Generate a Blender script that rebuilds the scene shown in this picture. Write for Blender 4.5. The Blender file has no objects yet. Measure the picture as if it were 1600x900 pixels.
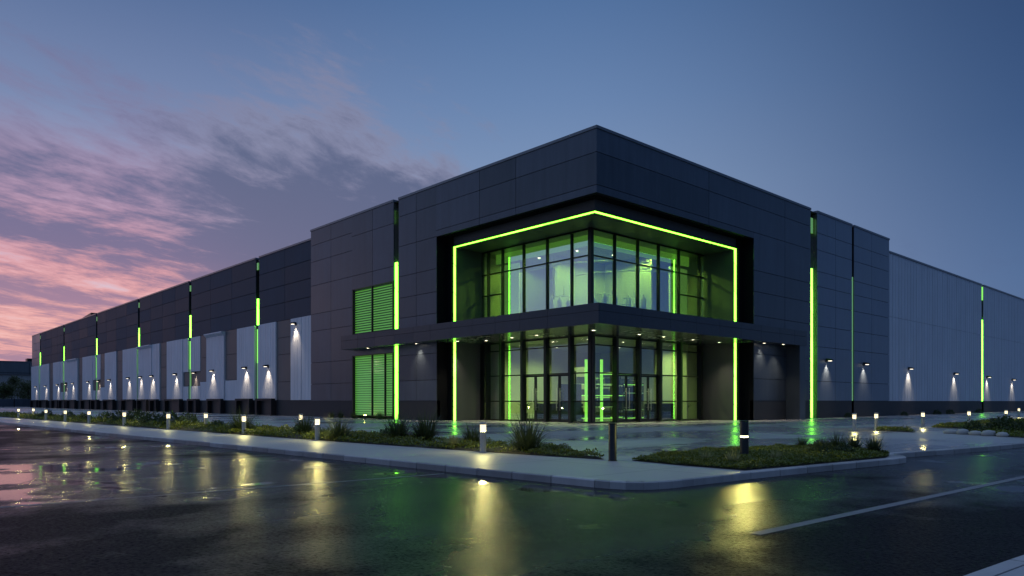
import bpy, bmesh, math, random
from mathutils import Vector, Matrix, noise
R = math.radians
rnd = random.Random(7)
scene = bpy.context.scene
col = scene.collection

# ------------------------------------------------------------------ helpers
def lin(c):
    c = c / 255.0
    return c / 12.92 if c <= 0.04045 else ((c + 0.055) / 1.055) ** 2.4
def rgb(r, g, b): return (lin(r), lin(g), lin(b), 1.0)

class MB:
    """collects shapes for ONE mesh"""
    def __init__(s): s.v = []; s.f = []; s.smooth = False
    def box(s, x0, x1, y0, y1, z0, z1):
        if x0 > x1: x0, x1 = x1, x0
        if y0 > y1: y0, y1 = y1, y0
        if z0 > z1: z0, z1 = z1, z0
        n = len(s.v)
        s.v += [(x0,y0,z0),(x1,y0,z0),(x1,y1,z0),(x0,y1,z0),(x0,y0,z1),(x1,y0,z1),(x1,y1,z1),(x0,y1,z1)]
        s.f += [(n,n+3,n+2,n+1),(n+4,n+5,n+6,n+7),(n,n+1,n+5,n+4),(n+1,n+2,n+6,n+5),(n+2,n+3,n+7,n+6),(n+3,n,n+4,n+7)]
        return s
    def prism(s, poly, z0, z1):
        n = len(s.v); k = len(poly)
        s.v += [(p[0],p[1],z0) for p in poly] + [(p[0],p[1],z1) for p in poly]
        s.f.append(tuple(range(n+k-1, n-1, -1))); s.f.append(tuple(range(n+k, n+2*k)))
        for i in range(k):
            j = (i+1) % k
            s.f.append((n+i, n+j, n+k+j, n+k+i))
        return s
    def lathe(s, prof, seg=20, cx=0, cy=0, cap=True):
        n = len(s.v); m = len(prof)
        for (r, z) in prof:
            for i in range(seg):
                a = 2*math.pi*i/seg
                s.v.append((cx+r*math.cos(a), cy+r*math.sin(a), z))
        for k in range(m-1):
            for i in range(seg):
                j = (i+1) % seg
                s.f.append((n+k*seg+i, n+k*seg+j, n+(k+1)*seg+j, n+(k+1)*seg+i))
        if cap:
            s.f.append(tuple(n+i for i in range(seg-1,-1,-1)))
            s.f.append(tuple(n+(m-1)*seg+i for i in range(seg)))
        return s
    def tube(s, pts, r, seg=8, r1=None):
        pts = [Vector(p) for p in pts]; rings = []
        for i, p in enumerate(pts):
            d = (pts[min(i+1,len(pts)-1)] - pts[max(i-1,0)]).normalized()
            a = d.orthogonal().normalized(); b = d.cross(a)
            rr = r if r1 is None else r + (r1-r)*i/(len(pts)-1)
            n = len(s.v)
            for k in range(seg):
                t = 2*math.pi*k/seg
                q = p + a*math.cos(t)*rr + b*math.sin(t)*rr
                s.v.append(tuple(q))
            rings.append(n)
        for i in range(len(rings)-1):
            for k in range(seg):
                j = (k+1) % seg
                s.f.append((rings[i]+k, rings[i]+j, rings[i+1]+j, rings[i+1]+k))
        s.f.append(tuple(rings[0]+k for k in range(seg-1,-1,-1)))
        s.f.append(tuple(rings[-1]+k for k in range(seg)))
        return s
    def quad(s, a, b, c, d):
        n = len(s.v); s.v += [tuple(a),tuple(b),tuple(c),tuple(d)]; s.f.append((n,n+1,n+2,n+3)); return s
    def build(s, name, mat, parent=None, smooth=False):
        me = bpy.data.meshes.new(name)
        me.from_pydata(s.v, [], s.f); me.update()
        if smooth: me.polygons.foreach_set('use_smooth', [True]*len(me.polygons))
        me.materials.append(mat)
        o = bpy.data.objects.new(name, me); col.objects.link(o)
        if parent: o.parent = parent
        return o

def tag(o, label=None, cat=None, group=None, kind=None):
    if label: o['label'] = label
    if cat: o['category'] = cat
    if group: o['group'] = group
    if kind: o['kind'] = kind
    return o
def empty(name, loc=(0,0,0), rz=0):
    o = bpy.data.objects.new(name, None); col.objects.link(o)
    o.location = loc; o.rotation_euler = (0,0,rz); o.empty_display_size = .3
    return o
kids = {}
def copy_tree(o, parent=None):
    c = o.copy(); col.objects.link(c)
    if parent: c.parent = parent
    for ch in [x for x in list(o.children)]: copy_tree(ch, c)
    return c
def bevel(o, w=.02, seg=2):
    m = o.modifiers.new('bevel', 'BEVEL'); m.width = w; m.segments = seg; m.limit_method = 'ANGLE'
    return o

# ------------------------------------------------------------------ materials
class NT:
    def __init__(s, tree): s.t = tree; s.n = tree.nodes; s.l = tree.links
    def add(s, t, **k):
        n = s.n.new(t)
        for a, v in k.items():
            if a.startswith('in_'): n.inputs[int(a[3:]) if a[3:].isdigit() else a[3:].replace('_',' ')].default_value = v
            else: setattr(n, a, v)
        return n
    def link(s, a, b): s.l.new(a, b)
    def math(s, op, a, b=None, c=None, clamp=False):
        n = s.n.new('ShaderNodeMath'); n.operation = op; n.use_clamp = clamp
        for i, v in enumerate((a, b, c)):
            if v is None: continue
            if isinstance(v, (int, float)): n.inputs[i].default_value = v
            else: s.l.new(v, n.inputs[i])
        return n.outputs[0]
    def mix(s, f, a, b, blend='MIX'):
        n = s.n.new('ShaderNodeMix'); n.data_type = 'RGBA'; n.blend_type = blend
        for i, v in ((0, f), (6, a), (7, b)):
            if isinstance(v, (int, float, tuple)): n.inputs[i].default_value = v
            else: s.l.new(v, n.inputs[i])
        return n.outputs[2]
    def smooth(s, v, a, b, lo=0, hi=1):
        n = s.n.new('ShaderNodeMapRange'); n.interpolation_type = 'SMOOTHSTEP'
        s.l.new(v, n.inputs[0])
        for i, x in zip((1,2,3,4), (a,b,lo,hi)): n.inputs[i].default_value = x
        return n.outputs[0]
    def ramp(s, v, stops, interp='LINEAR'):
        n = s.n.new('ShaderNodeValToRGB'); n.color_ramp.interpolation = interp
        e = n.color_ramp.elements
        while len(e) < len(stops): e.new(0.5)
        for i, (p, c) in enumerate(stops): e[i].position = p; e[i].color = c
        s.l.new(v, n.inputs[0]); return n.outputs[0]
    def noise(s, vec, scale, detail=4, rough=.5, dist=0):
        n = s.n.new('ShaderNodeTexNoise'); n.inputs['Scale'].default_value = scale
        n.inputs['Detail'].default_value = detail; n.inputs['Roughness'].default_value = rough
        n.inputs['Distortion'].default_value = dist
        if vec is not None: s.l.new(vec, n.inputs['Vector'])
        return n.outputs[0]
    def mapping(s, vec, scale=(1,1,1), loc=(0,0,0), rot=(0,0,0)):
        n = s.n.new('ShaderNodeMapping'); s.l.new(vec, n.inputs[0])
        n.inputs['Scale'].default_value = scale; n.inputs['Location'].default_value = loc; n.inputs['Rotation'].default_value = rot
        return n.outputs[0]

def new_mat(name):
    m = bpy.data.materials.new(name); m.use_nodes = True
    t = NT(m.node_tree); b = t.n['Principled BSDF']
    return m, t, b
def wpos(t): return t.add('ShaderNodeNewGeometry').outputs['Position']

def panel_mat(name, base, metallic=.4, rough=.38, var=.18, dirt=.25, streak=True):
    m, t, b = new_mat(name)
    g = t.add('ShaderNodeNewGeometry'); p = g.outputs['Position']
    isl = g.outputs['Random Per Island']
    k = t.math('MULTIPLY_ADD', isl, var*2, 1-var)
    st = t.noise(t.mapping(p, (1.2,1.2,.12)), 1.6, 5, .6)
    cl = t.noise(p, .35, 4, .6)
    k2 = t.math('MULTIPLY', k, t.math('MULTIPLY_ADD', st, dirt*2, 1-dirt))
    k3 = t.math('MULTIPLY', k2, t.math('MULTIPLY_ADD', cl, dirt, 1-dirt*.5))
    mx = t.mix(1.0, base, (1,1,1,1), 'MULTIPLY')
    n = t.add('ShaderNodeVectorMath', operation='SCALE'); n.inputs[0].default_value = base[:3]; t.link(k3, n.inputs['Scale'])
    t.link(n.outputs[0], b.inputs['Base Color'])
    b.inputs['Metallic'].default_value = metallic
    t.link(t.math('ADD', t.math('MULTIPLY_ADD', st, .18, rough-.09), t.math('MULTIPLY_ADD', isl, .1, -.05)), b.inputs['Roughness'])
    bp = t.add('ShaderNodeBump'); bp.inputs['Strength'].default_value = .06; bp.inputs['Distance'].default_value = .05
    t.link(t.noise(p, .9, 3, .5), bp.inputs['Height']); t.link(bp.outputs[0], b.inputs['Normal'])
    return m
def plain_mat(name, base, rough=.5, metallic=0, var=.2, scale=6, bump=0.0):
    m, t, b = new_mat(name); p = wpos(t)
    nz = t.noise(p, scale, 5, .6)
    n = t.add('ShaderNodeVectorMath', operation='SCALE'); n.inputs[0].default_value = base[:3]
    t.link(t.math('MULTIPLY_ADD', nz, var*2, 1-var), n.inputs['Scale'])
    t.link(n.outputs[0], b.inputs['Base Color'])
    t.link(t.math('MULTIPLY_ADD', nz, .2, rough-.1), b.inputs['Roughness']); b.inputs['Metallic'].default_value = metallic
    if bump:
        bp = t.add('ShaderNodeBump'); bp.inputs['Strength'].default_value = bump; bp.inputs['Distance'].default_value = .02
        t.link(nz, bp.inputs['Height']); t.link(bp.outputs[0], b.inputs['Normal'])
    return m
def emit_mat(name, c, s):
    m, t, b = new_mat(name)
    b.inputs['Base Color'].default_value = (.6,.6,.6,1)
    b.inputs['Emission Color'].default_value = (*c, 1); b.inputs['Emission Strength'].default_value = s
    return m
def leaf_mat(name, c0, c1, rough=.5):
    m, t, b = new_mat(name)
    g = t.add('ShaderNodeNewGeometry')
    t.link(t.ramp(g.outputs['Random Per Island'], [(0, (*c0,1)), (1, (*c1,1))]), b.inputs['Base Color'])
    b.inputs['Roughness'].default_value = rough
    b.inputs['Transmission Weight'].default_value = 0
    tr = t.add('ShaderNodeBsdfTranslucent'); tr.inputs[0].default_value = (*[x*1.2 for x in c1], 1)
    mx = t.add('ShaderNodeMixShader'); mx.inputs[0].default_value = .25
    t.link(b.outputs[0], mx.inputs[1]); t.link(tr.outputs[0], mx.inputs[2])
    t.link(mx.outputs[0], t.n['Material Output'].inputs[0])
    return m

M = {}
M['panel'] = panel_mat('charcoal_metal_panel', (.066,.083,.108,1), .42, .36, .24, .4)
M['panel_fascia'] = panel_mat('black_fascia_panel', (.035,.045,.062,1), .3, .38, .1)
M['panel_mid'] = panel_mat('graphite_metal_panel', (.16,.20,.26,1), .35, .4, .10)
M['panel_wing'] = panel_mat('dark_wing_panel', (.06,.076,.105,1), .0, .6, .16)
M['panel_wing'].node_tree.nodes['Principled BSDF'].inputs['Specular IOR Level'].default_value = .2
M['panel_warm'] = panel_mat('warm_grey_panel', (.14,.13,.13,1), .2, .5, .15)
M['pale'] = panel_mat('pale_ribbed_metal', (.72,.73,.77,1), .05, .5, .07, .2)
M['pale_wing'] = panel_mat('pale_wing_cladding', (.54,.58,.64,1), .15, .5, .05, .2)
M['plinth'] = plain_mat('plinth_concrete', (.022,.023,.027), .6, 0, .35, 2.5)
M['backing'] = plain_mat('joint_backing', (.012,.012,.014), .8)
M['coping'] = plain_mat('coping_metal', (.16,.17,.19), .35, .6)
M['soffit'] = panel_mat('soffit_metal', (.27,.27,.26,1), .7, .22, .08, .1)
M['reveal'] = plain_mat('black_reveal', (.010,.011,.012), .8, 0, .2)  # near-black colour stands in for shade on the outer recess faces
M['reveal'].node_tree.nodes['Principled BSDF'].inputs['Specular IOR Level'].default_value = .08
M['lining'] = panel_mat('dark_recess_lining', (.09,.095,.10,1), .15, .5, .06, .1)
M['frame'] = plain_mat('black_frame', (.012,.012,.013), .35, .3)
M['roof'] = plain_mat('roof_membrane', (.08,.08,.085), .8)
M['black'] = plain_mat('black_rubber', (.008,.008,.009), .6)
M['dockdoor'] = plain_mat('dock_door_steel', (.02,.021,.024), .5, .3)
M['white_in'] = plain_mat('interior_plaster', (.40,.385,.34), .6, 0, .05)
M['floor_in'] = plain_mat('lobby_floor', (.22,.22,.2), .2, 0, .1)
M['ceil_in'] = plain_mat('lobby_ceiling', (.25,.25,.25), .4, .2, .08)
M['rack'] = plain_mat('rack_steel', (.02,.022,.024), .4, .4)
M['crate'] = plain_mat('dark_crate', (.03,.035,.04), .5)
M['navy'] = plain_mat('navy_laminate', (.02,.035,.07), .35)
M['led'] = emit_mat('green_light', (.21,1,.04), 7.0)
def uneven(m, s0):
    t = NT(m.node_tree); b = t.n['Principled BSDF']; p = wpos(t)
    sp_ = t.add('ShaderNodeSeparateXYZ'); t.link(p, sp_.inputs[0])
    al = t.math('ADD', sp_.outputs[0], t.math('ADD', sp_.outputs[1], sp_.outputs[2]))
    fr_ = t.math('FRACT', t.math('MULTIPLY', al, .5))
    j = t.smooth(t.math('ABSOLUTE', t.math('SUBTRACT', fr_, .5)), .495, .485)
    seg = t.add('ShaderNodeTexWhiteNoise'); seg.noise_dimensions = '1D'; t.link(t.math('FLOOR', t.math('MULTIPLY', al, .5)), seg.inputs['W'])
    k = t.math('MULTIPLY_ADD', seg.outputs['Value'], .45, .75)
    k = t.math('MULTIPLY', k, t.math('MULTIPLY_ADD', t.noise(p, 1.3, 2), .5, .75))
    t.link(t.math('MULTIPLY', t.math('MULTIPLY', k, t.math('MULTIPLY_ADD', j, .8, .2)), s0), b.inputs['Emission Strength'])
uneven(M['led'], 7.0)
M['led_in'] = emit_mat('green_lobby_light', (.30,1,.07), 3.2)
M['led_dim'] = emit_mat('green_light_dim', (.18,.6,.03), .35)
M['led_mid'] = emit_mat('green_light_mid', (.28,1,.05), 1.0)
M['backlit'] = emit_mat('backlit_green_panel', (.10,.42,.010), .58)
def lens_mat():
    m, t, b = new_mat('lamp_lens'); t.n.remove(b)
    e = t.add('ShaderNodeEmission'); e.inputs[0].default_value = (1,.84,.50,1); e.inputs[1].default_value = .95
    tr = t.add('ShaderNodeBsdfTransparent'); a = t.add('ShaderNodeAddShader')
    tr.inputs[0].default_value = (.8,.8,.8,1)
    t.link(e.outputs[0], a.inputs[0]); t.link(tr.outputs[0], a.inputs[1]); t.link(a.outputs[0], t.n['Material Output'].inputs[0]); return m
M['lamp'] = lens_mat()
M['lamp_slit'] = M['lamp'].copy(); M['lamp_slit'].node_tree.nodes['Emission'].inputs[1].default_value = 3.0
M['lamp_ring'] = emit_mat('ring_lens', (1,.90,.20), 70)
M['endpanel'] = emit_mat('backlit_end_panel', (.26,.62,.09), .42)  # green light on the upper end walls, put in as their own glow
M['cove'] = emit_mat('green_cove', (.24,.7,.05), .42)  # lit bulkhead under the ceiling, its green light put in as glow
M['lamp_wall'] = emit_mat('wall_lamp_lens', (1,.86,.66), 3.5)
M['lamp_down'] = emit_mat('downlight_lens', (1,.84,.60), 16)
M['lamp_in'] = emit_mat('lobby_lens', (1,.9,.7), 10)
M['steel'] = plain_mat('bollard_steel', (.45,.45,.43), .45, .3, .15, 12)
M['bronze'] = plain_mat('bollard_dark_metal', (.045,.05,.055), .35, .6, .2, 10)
M['soil'] = plain_mat('soil', (.03,.026,.018), .9, 0, .4, 8, .5)
M['cover'] = leaf_mat('ground_cover_leaf', (.055,.09,.012), (.17,.19,.02))
M['blade'] = leaf_mat('grass_blade', (.025,.045,.018), (.07,.095,.035))
M['blade_pale'] = leaf_mat('pale_grass_blade', (.20,.22,.08), (.34,.33,.15))
M['shrub'] = leaf_mat('shrub_leaf', (.02,.04,.014), (.06,.09,.025))
M['tree_leaf'] = leaf_mat('tree_leaf', (.02,.035,.01), (.07,.09,.025))
M['bark'] = plain_mat('bark', (.05,.04,.03), .9, 0, .3, 5, .5)
M['paint'] = plain_mat('road_paint', (.17,.17,.18), .5, 0, .6, 6)
M['stone'] = plain_mat('pale_stone', (.4,.4,.38), .7, 0, .2, 5, .4)
M['far'] = panel_mat('far_cladding', (.12,.14,.16,1), .1, .6, .08)
M['far_pale'] = panel_mat('far_pale_cladding', (.25,.25,.25,1), .1, .6, .08)

def glass_mat(nm, k):
    m, t, b = new_mat(nm); t.n.remove(b)
    ge = t.add('ShaderNodeNewGeometry'); dt = t.add('ShaderNodeVectorMath', operation='DOT_PRODUCT')
    t.link(ge.outputs['Normal'], dt.inputs[0]); t.link(ge.outputs['Incoming'], dt.inputs[1])
    cs = t.math('ABSOLUTE', dt.outputs['Value'])            # Schlick, the same from both sides of the pane
    fac = t.math('MULTIPLY_ADD', t.math('POWER', t.math('SUBTRACT', 1.0, cs), 5.0), 1-k-.02, k, clamp=True)
    tr = t.add('ShaderNodeBsdfTransparent'); tr.inputs[0].default_value = (.93,.96,.95,1)
    gl = t.add('ShaderNodeBsdfGlossy'); gl.inputs['Roughness'].default_value = .004; gl.inputs[0].default_value = (.85,.92,1,1)
    bp = t.add('ShaderNodeBump'); bp.inputs['Strength'].default_value = .015; bp.inputs['Distance'].default_value = .05
    t.link(t.noise(wpos(t), .7, 2), bp.inputs['Height']); t.link(bp.outputs[0], gl.inputs['Normal'])
    mx = t.add('ShaderNodeMixShader'); t.link(fac, mx.inputs[0]); t.link(tr.outputs[0], mx.inputs[1]); t.link(gl.outputs[0], mx.inputs[2])
    t.link(mx.outputs[0], t.n['Material Output'].inputs[0]); return m
M['glass'] = glass_mat('clear_glass', .11); M['glass_coat'] = glass_mat('coated_glass', .36)

def road_mat():
    m, t, b = new_mat('wet_asphalt'); p = wpos(t)
    big = t.noise(t.mapping(p, (1,.55,1), (3,7,0), (0,0,.5)), .16, 4, .55, .4)
    med = t.noise(p, .9, 5, .6)
    fine = t.noise(p, 70, 3, .7)
    grit = t.noise(p, 22, 4, .7)
    wet = t.math('ADD', big, t.math('MULTIPLY_ADD', med, .22, -.11))
    sx = t.add('ShaderNodeSeparateXYZ'); t.link(p, sx.inputs[0])
    gd = t.math('SUBTRACT', t.math('MULTIPLY_ADD', sx.outputs[0], .034, -21.62), sx.outputs[1])   # metres out from the kerb: water stands in the gutter
    gut = t.math('MULTIPLY', t.smooth(gd, .1, .45), t.smooth(gd, 1.7, .7))
    pw = t.math('ADD', t.math('ADD', big, t.math('MULTIPLY_ADD', med, .42, -.21)), t.math('MULTIPLY', gut, .075))
    pud = t.smooth(pw, .595, .635)          # 1 = standing water
    sb = t.add('ShaderNodeSeparateXYZ'); t.link(p, sb.inputs[0])
    bias = t.math('ADD', t.smooth(sb.outputs[1], -29.5, -24.0, -.15, .06), t.math('ADD', t.smooth(sb.outputs[0], -4, 11, -.09, 0), t.smooth(sb.outputs[0], 21.2, 23.0, 0, -.12)))
    wet = t.math('ADD', wet, bias)          # the apron before the entrance drains worst
    damp = t.smooth(t.math('ADD', wet, t.math('MULTIPLY_ADD', med, .2, -.1)), .36, .58)
    basec = t.mix(t.math('MULTIPLY', grit, 1.0), (.003,.003,.004,1), (.042,.042,.045,1))
    basec = t.mix(damp, basec, t.mix(.5, basec, (.008,.008,.009,1)))
    spk = t.smooth(fine, .62, .75)
    basec = t.mix(t.math('MULTIPLY', spk, .55), basec, (.16,.16,.16,1))
    # hairline cracks, some filled with bitumen, and a few lighter worn wheel tracks
    vo = t.add('ShaderNodeTexVoronoi'); vo.feature = 'DISTANCE_TO_EDGE'; vo.inputs['Scale'].default_value = .21
    wv_ = t.add('ShaderNodeVectorMath', operation='ADD'); t.link(p, wv_.inputs[0])
    nn = t.add('ShaderNodeTexNoise'); nn.inputs['Scale'].default_value = .8; nn.inputs['Detail'].default_value = 5; t.link(p, nn.inputs['Vector'])
    sc_ = t.add('ShaderNodeVectorMath', operation='SCALE'); t.link(nn.outputs['Color'], sc_.inputs[0]); sc_.inputs['Scale'].default_value = 1.5; t.link(sc_.outputs[0], wv_.inputs[1])
    t.link(wv_.outputs[0], vo.inputs['Vector'])
    crack = t.math('MULTIPLY', t.smooth(vo.outputs['Distance'], .0045, .0015), t.smooth(big, .42, .5))
    basec = t.mix(t.math('MULTIPLY', crack, .85), basec, (.002,.002,.002,1))
    worn = t.smooth(t.noise(t.mapping(p, (.9,.06,1), (4,0,0), (0,0,-.03)), 1.0, 3, .5), .5, .66)
    basec = t.mix(t.math('MULTIPLY', worn, .45), basec, t.mix(.5, basec, (.07,.068,.066,1)))
    t.link(t.mix(pud, basec, (.008,.008,.009,1)), b.inputs['Base Color'])
    rough = t.math('MULTIPLY_ADD', damp, -.16, .40)
    rough = t.math('ADD', rough, t.math('MULTIPLY_ADD', med, .16, -.08))
    n = t.add('ShaderNodeMix'); n.data_type = 'FLOAT'; t.link(pud, n.inputs[0]); t.link(rough, n.inputs[2]); n.inputs[3].default_value = .035
    t.link(n.outputs[0], b.inputs['Roughness'])
    b.inputs['IOR'].default_value = 1.33
    n2 = t.add('ShaderNodeMix'); n2.data_type = 'FLOAT'; t.link(pud, n2.inputs[0]); t.link(t.math('MULTIPLY', t.math('MULTIPLY_ADD', damp, .40, .012), t.smooth(grit, .30, .66)), n2.inputs[2]); n2.inputs[3].default_value = .5; t.link(n2.outputs[0], b.inputs['Specular IOR Level'])
    h = t.math('ADD', t.math('MULTIPLY', fine, .5), grit)
    bp = t.add('ShaderNodeBump'); bp.inputs['Distance'].default_value = .012
    t.link(t.math('MULTIPLY_ADD', pud, -.66, .7), bp.inputs['Strength']); t.link(h, bp.inputs['Height'])
    t.link(bp.outputs[0], b.inputs['Normal'])
    return m
M['road'] = road_mat()

def plaza_mat():
    m, t, b = new_mat('wet_concrete'); p = wpos(t)
    big = t.noise(t.mapping(p, (.8,.4,1), (1,2,0), (0,0,.9)), .28, 4, .55, .3)
    med = t.noise(p, 1.4, 5, .65)
    fine = t.noise(p, 35, 4, .7)
    sy = t.add('ShaderNodeSeparateXYZ'); t.link(p, sy.inputs[0])
    drained = t.math('ADD', t.smooth(sy.outputs[1], -18.2, -13.5, -.16, 0), t.smooth(sy.outputs[1], -12, -6, 0, .06))      # the kerbside strip has drained and is drier
    wet = t.smooth(t.math('ADD', drained, t.math('ADD', big, t.math('MULTIPLY_ADD', med, .2, -.1))), .40, .60)
    pud = t.smooth(t.math('ADD', big, t.math('MULTIPLY_ADD', med, .16, -.08)), .60, .645)
    # saw-cut joints every 3 m
    br = t.add('ShaderNodeTexBrick'); br.offset = 0; br.inputs['Scale'].default_value = 1; br.inputs['Mortar Size'].default_value = .012
    br.inputs['Brick Width'].default_value = 3.0; br.inputs['Row Height'].default_value = 3.0; br.inputs['Mortar Smooth'].default_value = .2
    t.link(t.mapping(p, (1,1,1), (.35,.6,0)), br.inputs['Vector'])
    joint = br.outputs['Fac']
    c = t.mix(med, (.34,.34,.345,1), (.46,.455,.45,1))
    c = t.mix(t.math('MULTIPLY', fine, .35), c, (.22,.22,.22,1))
    c = t.mix(wet, c, t.mix(.35, c, (.14,.14,.145,1)))
    c = t.mix(t.math('MULTIPLY', joint, .75), c, (.03,.03,.03,1))
    t.link(c, b.inputs['Base Color'])
    r = t.math('MULTIPLY_ADD', wet, -.30, .52)
    r = t.math('MULTIPLY_ADD', pud, -.14, r)
    t.link(t.math('MAXIMUM', t.math('ADD', r, t.math('MULTIPLY_ADD', med, .1, -.05)), .05), b.inputs['Roughness'])
    b.inputs['IOR'].default_value = 1.5
    bp = t.add('ShaderNodeBump'); bp.inputs['Distance'].default_value = .006; bp.inputs['Strength'].default_value = .25
    t.link(t.math('SUBTRACT', fine, t.math('MULTIPLY', joint, 3)), bp.inputs['Height']); t.link(bp.outputs[0], b.inputs['Normal'])
    return m
M['plaza'] = plaza_mat()
M['kerb'] = panel_mat('kerb_concrete', (.38,.37,.365,1), 0, .5, .24, .45)

# ------------------------------------------------------------------ camera
CAM = Vector((26.37, -30.42, 1.35))
cd = bpy.data.cameras.new('camera'); cam = bpy.data.objects.new('camera', cd); col.objects.link(cam)
cam.location = CAM
fwd = Vector((-.7376, .6751, 0))
cam.rotation_euler = fwd.to_track_quat('-Z', 'Y').to_euler()
cd.sensor_width = 36; cd.lens = 36*1139.5/1600; cd.shift_y = (627-450)/1600
cd.clip_end = 6000; cd.clip_start = .1
scene.camera = cam

# ------------------------------------------------------------------ sky (world)
w = bpy.data.worlds.new('World'); scene.world = w; w.use_nodes = True
t = NT(w.node_tree)
for n in list(t.n): t.n.remove(n)
tc = t.add('ShaderNodeTexCoord'); dirv = tc.outputs['Generated']
sep = t.add('ShaderNodeSeparateXYZ'); t.link(dirv, sep.inputs[0])
X, Y, Z = sep.outputs
hor = t.math('SQRT', t.math('ADD', t.math('MULTIPLY', X, X), t.math('ADD', t.math('MULTIPLY', Y, Y), 1e-6)))
s = t.math('DIVIDE', t.math('MULTIPLY', X, -1), hor)       # 1 towards the afterglow (-X)
zc = t.math('MAXIMUM', Z, 0)
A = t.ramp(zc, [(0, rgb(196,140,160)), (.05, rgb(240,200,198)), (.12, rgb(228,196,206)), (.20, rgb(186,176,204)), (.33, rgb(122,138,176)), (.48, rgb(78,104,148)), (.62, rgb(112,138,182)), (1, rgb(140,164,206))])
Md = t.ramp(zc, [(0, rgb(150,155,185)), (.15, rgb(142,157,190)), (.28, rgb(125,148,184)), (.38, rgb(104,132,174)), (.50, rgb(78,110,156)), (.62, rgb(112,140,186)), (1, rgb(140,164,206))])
Bc = t.ramp(zc, [(0, rgb(92,114,150)), (.14, rgb(78,106,148)), (.30, rgb(56,84,127)), (.50, rgb(40,64,104)), (.62, rgb(100,130,178)), (1, rgb(140,164,206))])  # zenith stops of all ramps brightened out of view to light the ground
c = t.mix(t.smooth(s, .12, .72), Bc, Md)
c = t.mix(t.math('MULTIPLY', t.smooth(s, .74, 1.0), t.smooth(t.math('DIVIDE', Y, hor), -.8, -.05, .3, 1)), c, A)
# clouds: projected on a flat layer so that they flatten to the horizon
inv = t.math('DIVIDE', 1.0, t.math('ADD', zc, .11))
comb = t.add('ShaderNodeCombineXYZ'); t.link(t.math('MULTIPLY', X, inv), comb.inputs[0]); t.link(t.math('MULTIPLY', Y, inv), comb.inputs[1])
px_, py_ = t.math('MULTIPLY', X, inv), t.math('MULTIPLY', Y, inv)
u_ = t.math('ADD', t.math('MULTIPLY', px_, -.30), t.math('MULTIPLY', py_, .954))
v_ = t.math('ADD', t.math('MULTIPLY', px_, .954), t.math('MULTIPLY', py_, .30))
cuv = t.add('ShaderNodeCombineXYZ'); t.link(u_, cuv.inputs[0]); t.link(v_, cuv.inputs[1])
cp = t.mapping(cuv.outputs[0], (1,1,1), (2.35,1.1,0))
warp = t.noise(cp, .9, 3, .5)
wv = t.add('ShaderNodeVectorMath', operation='ADD'); t.link(cp, wv.inputs[0])
wc = t.add('ShaderNodeCombineXYZ'); t.link(t.math('MULTIPLY_ADD', warp, .5, -.25), wc.inputs[0]); t.link(t.math('MULTIPLY_ADD', warp, -.35, .2), wc.inputs[1]); t.link(wc.outputs[0], wv.inputs[1])
bands = t.noise(t.mapping(wv.outputs[0], (.45,1.1,1)), 1.3, 8, .60)
puff = t.noise(t.mapping(wv.outputs[0], (.9,1.5,1)), 5.0, 8, .66)
den = t.math('ADD', t.math('MULTIPLY', bands, .74), t.math('MULTIPLY', puff, .46))
side = t.smooth(t.math('DIVIDE', Y, hor), -.6, .02, .25, 1)
azm = t.math('MULTIPLY', t.smooth(s, .69, .87), side)
elm = t.math('MULTIPLY', t.smooth(zc, .005, .05), t.smooth(zc, .50, .22))
bd = t.add('ShaderNodeVectorMath', operation='DOT_PRODUCT'); t.link(dirv, bd.inputs[0]); bd.inputs[1].default_value = (-.815,.505,.285)
bank = t.smooth(bd.outputs['Value'], .955, .995)          # a denser grey bank over the left shoulder of the block
cov = t.math('MULTIPLY_ADD', bank, .30, t.math('MULTIPLY', azm, elm))
thr = t.math('SUBTRACT', den, t.math('MULTIPLY_ADD', cov, -.30, .75))
mask = t.math('MULTIPLY', t.smooth(thr, -.04, .13), t.smooth(cov, .0, .35))
# thin high wisps elsewhere
core = t.smooth(thr, .06, .24)
edgec = t.ramp(zc, [(0, rgb(222,150,160)), (.08, rgb(242,172,162)), (.16, rgb(228,158,162)), (.23, rgb(182,146,172)), (.31, rgb(134,130,164)), (.42, rgb(104,112,150))])
corec = t.ramp(zc, [(0, rgb(150,120,150)), (.10, rgb(158,120,148)), (.18, rgb(112,102,138)), (.30, rgb(92,100,136)), (.45, rgb(76,88,124))])
blue = t.mix(t.smooth(s, .74, .90), rgb(94,108,144), edgec)
corec = t.mix(t.smooth(s, .74, .90), rgb(70,86,124), corec)
cc = t.mix(core, blue, corec)
cc = t.mix(t.math('MULTIPLY', bank, .75), cc, t.mix(core, rgb(138,140,166), rgb(88,96,126)))
c2 = t.mix(t.math('MULTIPLY', mask, .88), c, cc)
# low wisps on the blue side
wl = t.math('MULTIPLY', t.math('MULTIPLY', t.smooth(bands, .52, .68), t.smooth(zc, .27, .12)), t.smooth(s, .66, .30))
c2 = t.mix(t.math('MULTIPLY', wl, .35), c2, rgb(84,98,136))
c2 = t.mix(t.smooth(Z, 0.0, -.05), c2, rgb(40,44,55))
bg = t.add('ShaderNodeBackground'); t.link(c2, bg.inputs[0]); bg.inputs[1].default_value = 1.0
sky = t.add('ShaderNodeTexSky'); sky.sky_type = 'NISHITA'; sky.sun_disc = False
sky.sun_elevation = R(-4); sky.sun_rotation = R(270)
bg2 = t.add('ShaderNodeBackground'); t.link(sky.outputs[0], bg2.inputs[0]); bg2.inputs[1].default_value = .05
ad = t.add('ShaderNodeAddShader'); t.link(bg.outputs[0], ad.inputs[0]); t.link(bg2.outputs[0], ad.inputs[1])
wo = t.add('ShaderNodeOutputWorld'); t.link(ad.outputs[0], wo.inputs[0])

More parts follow.
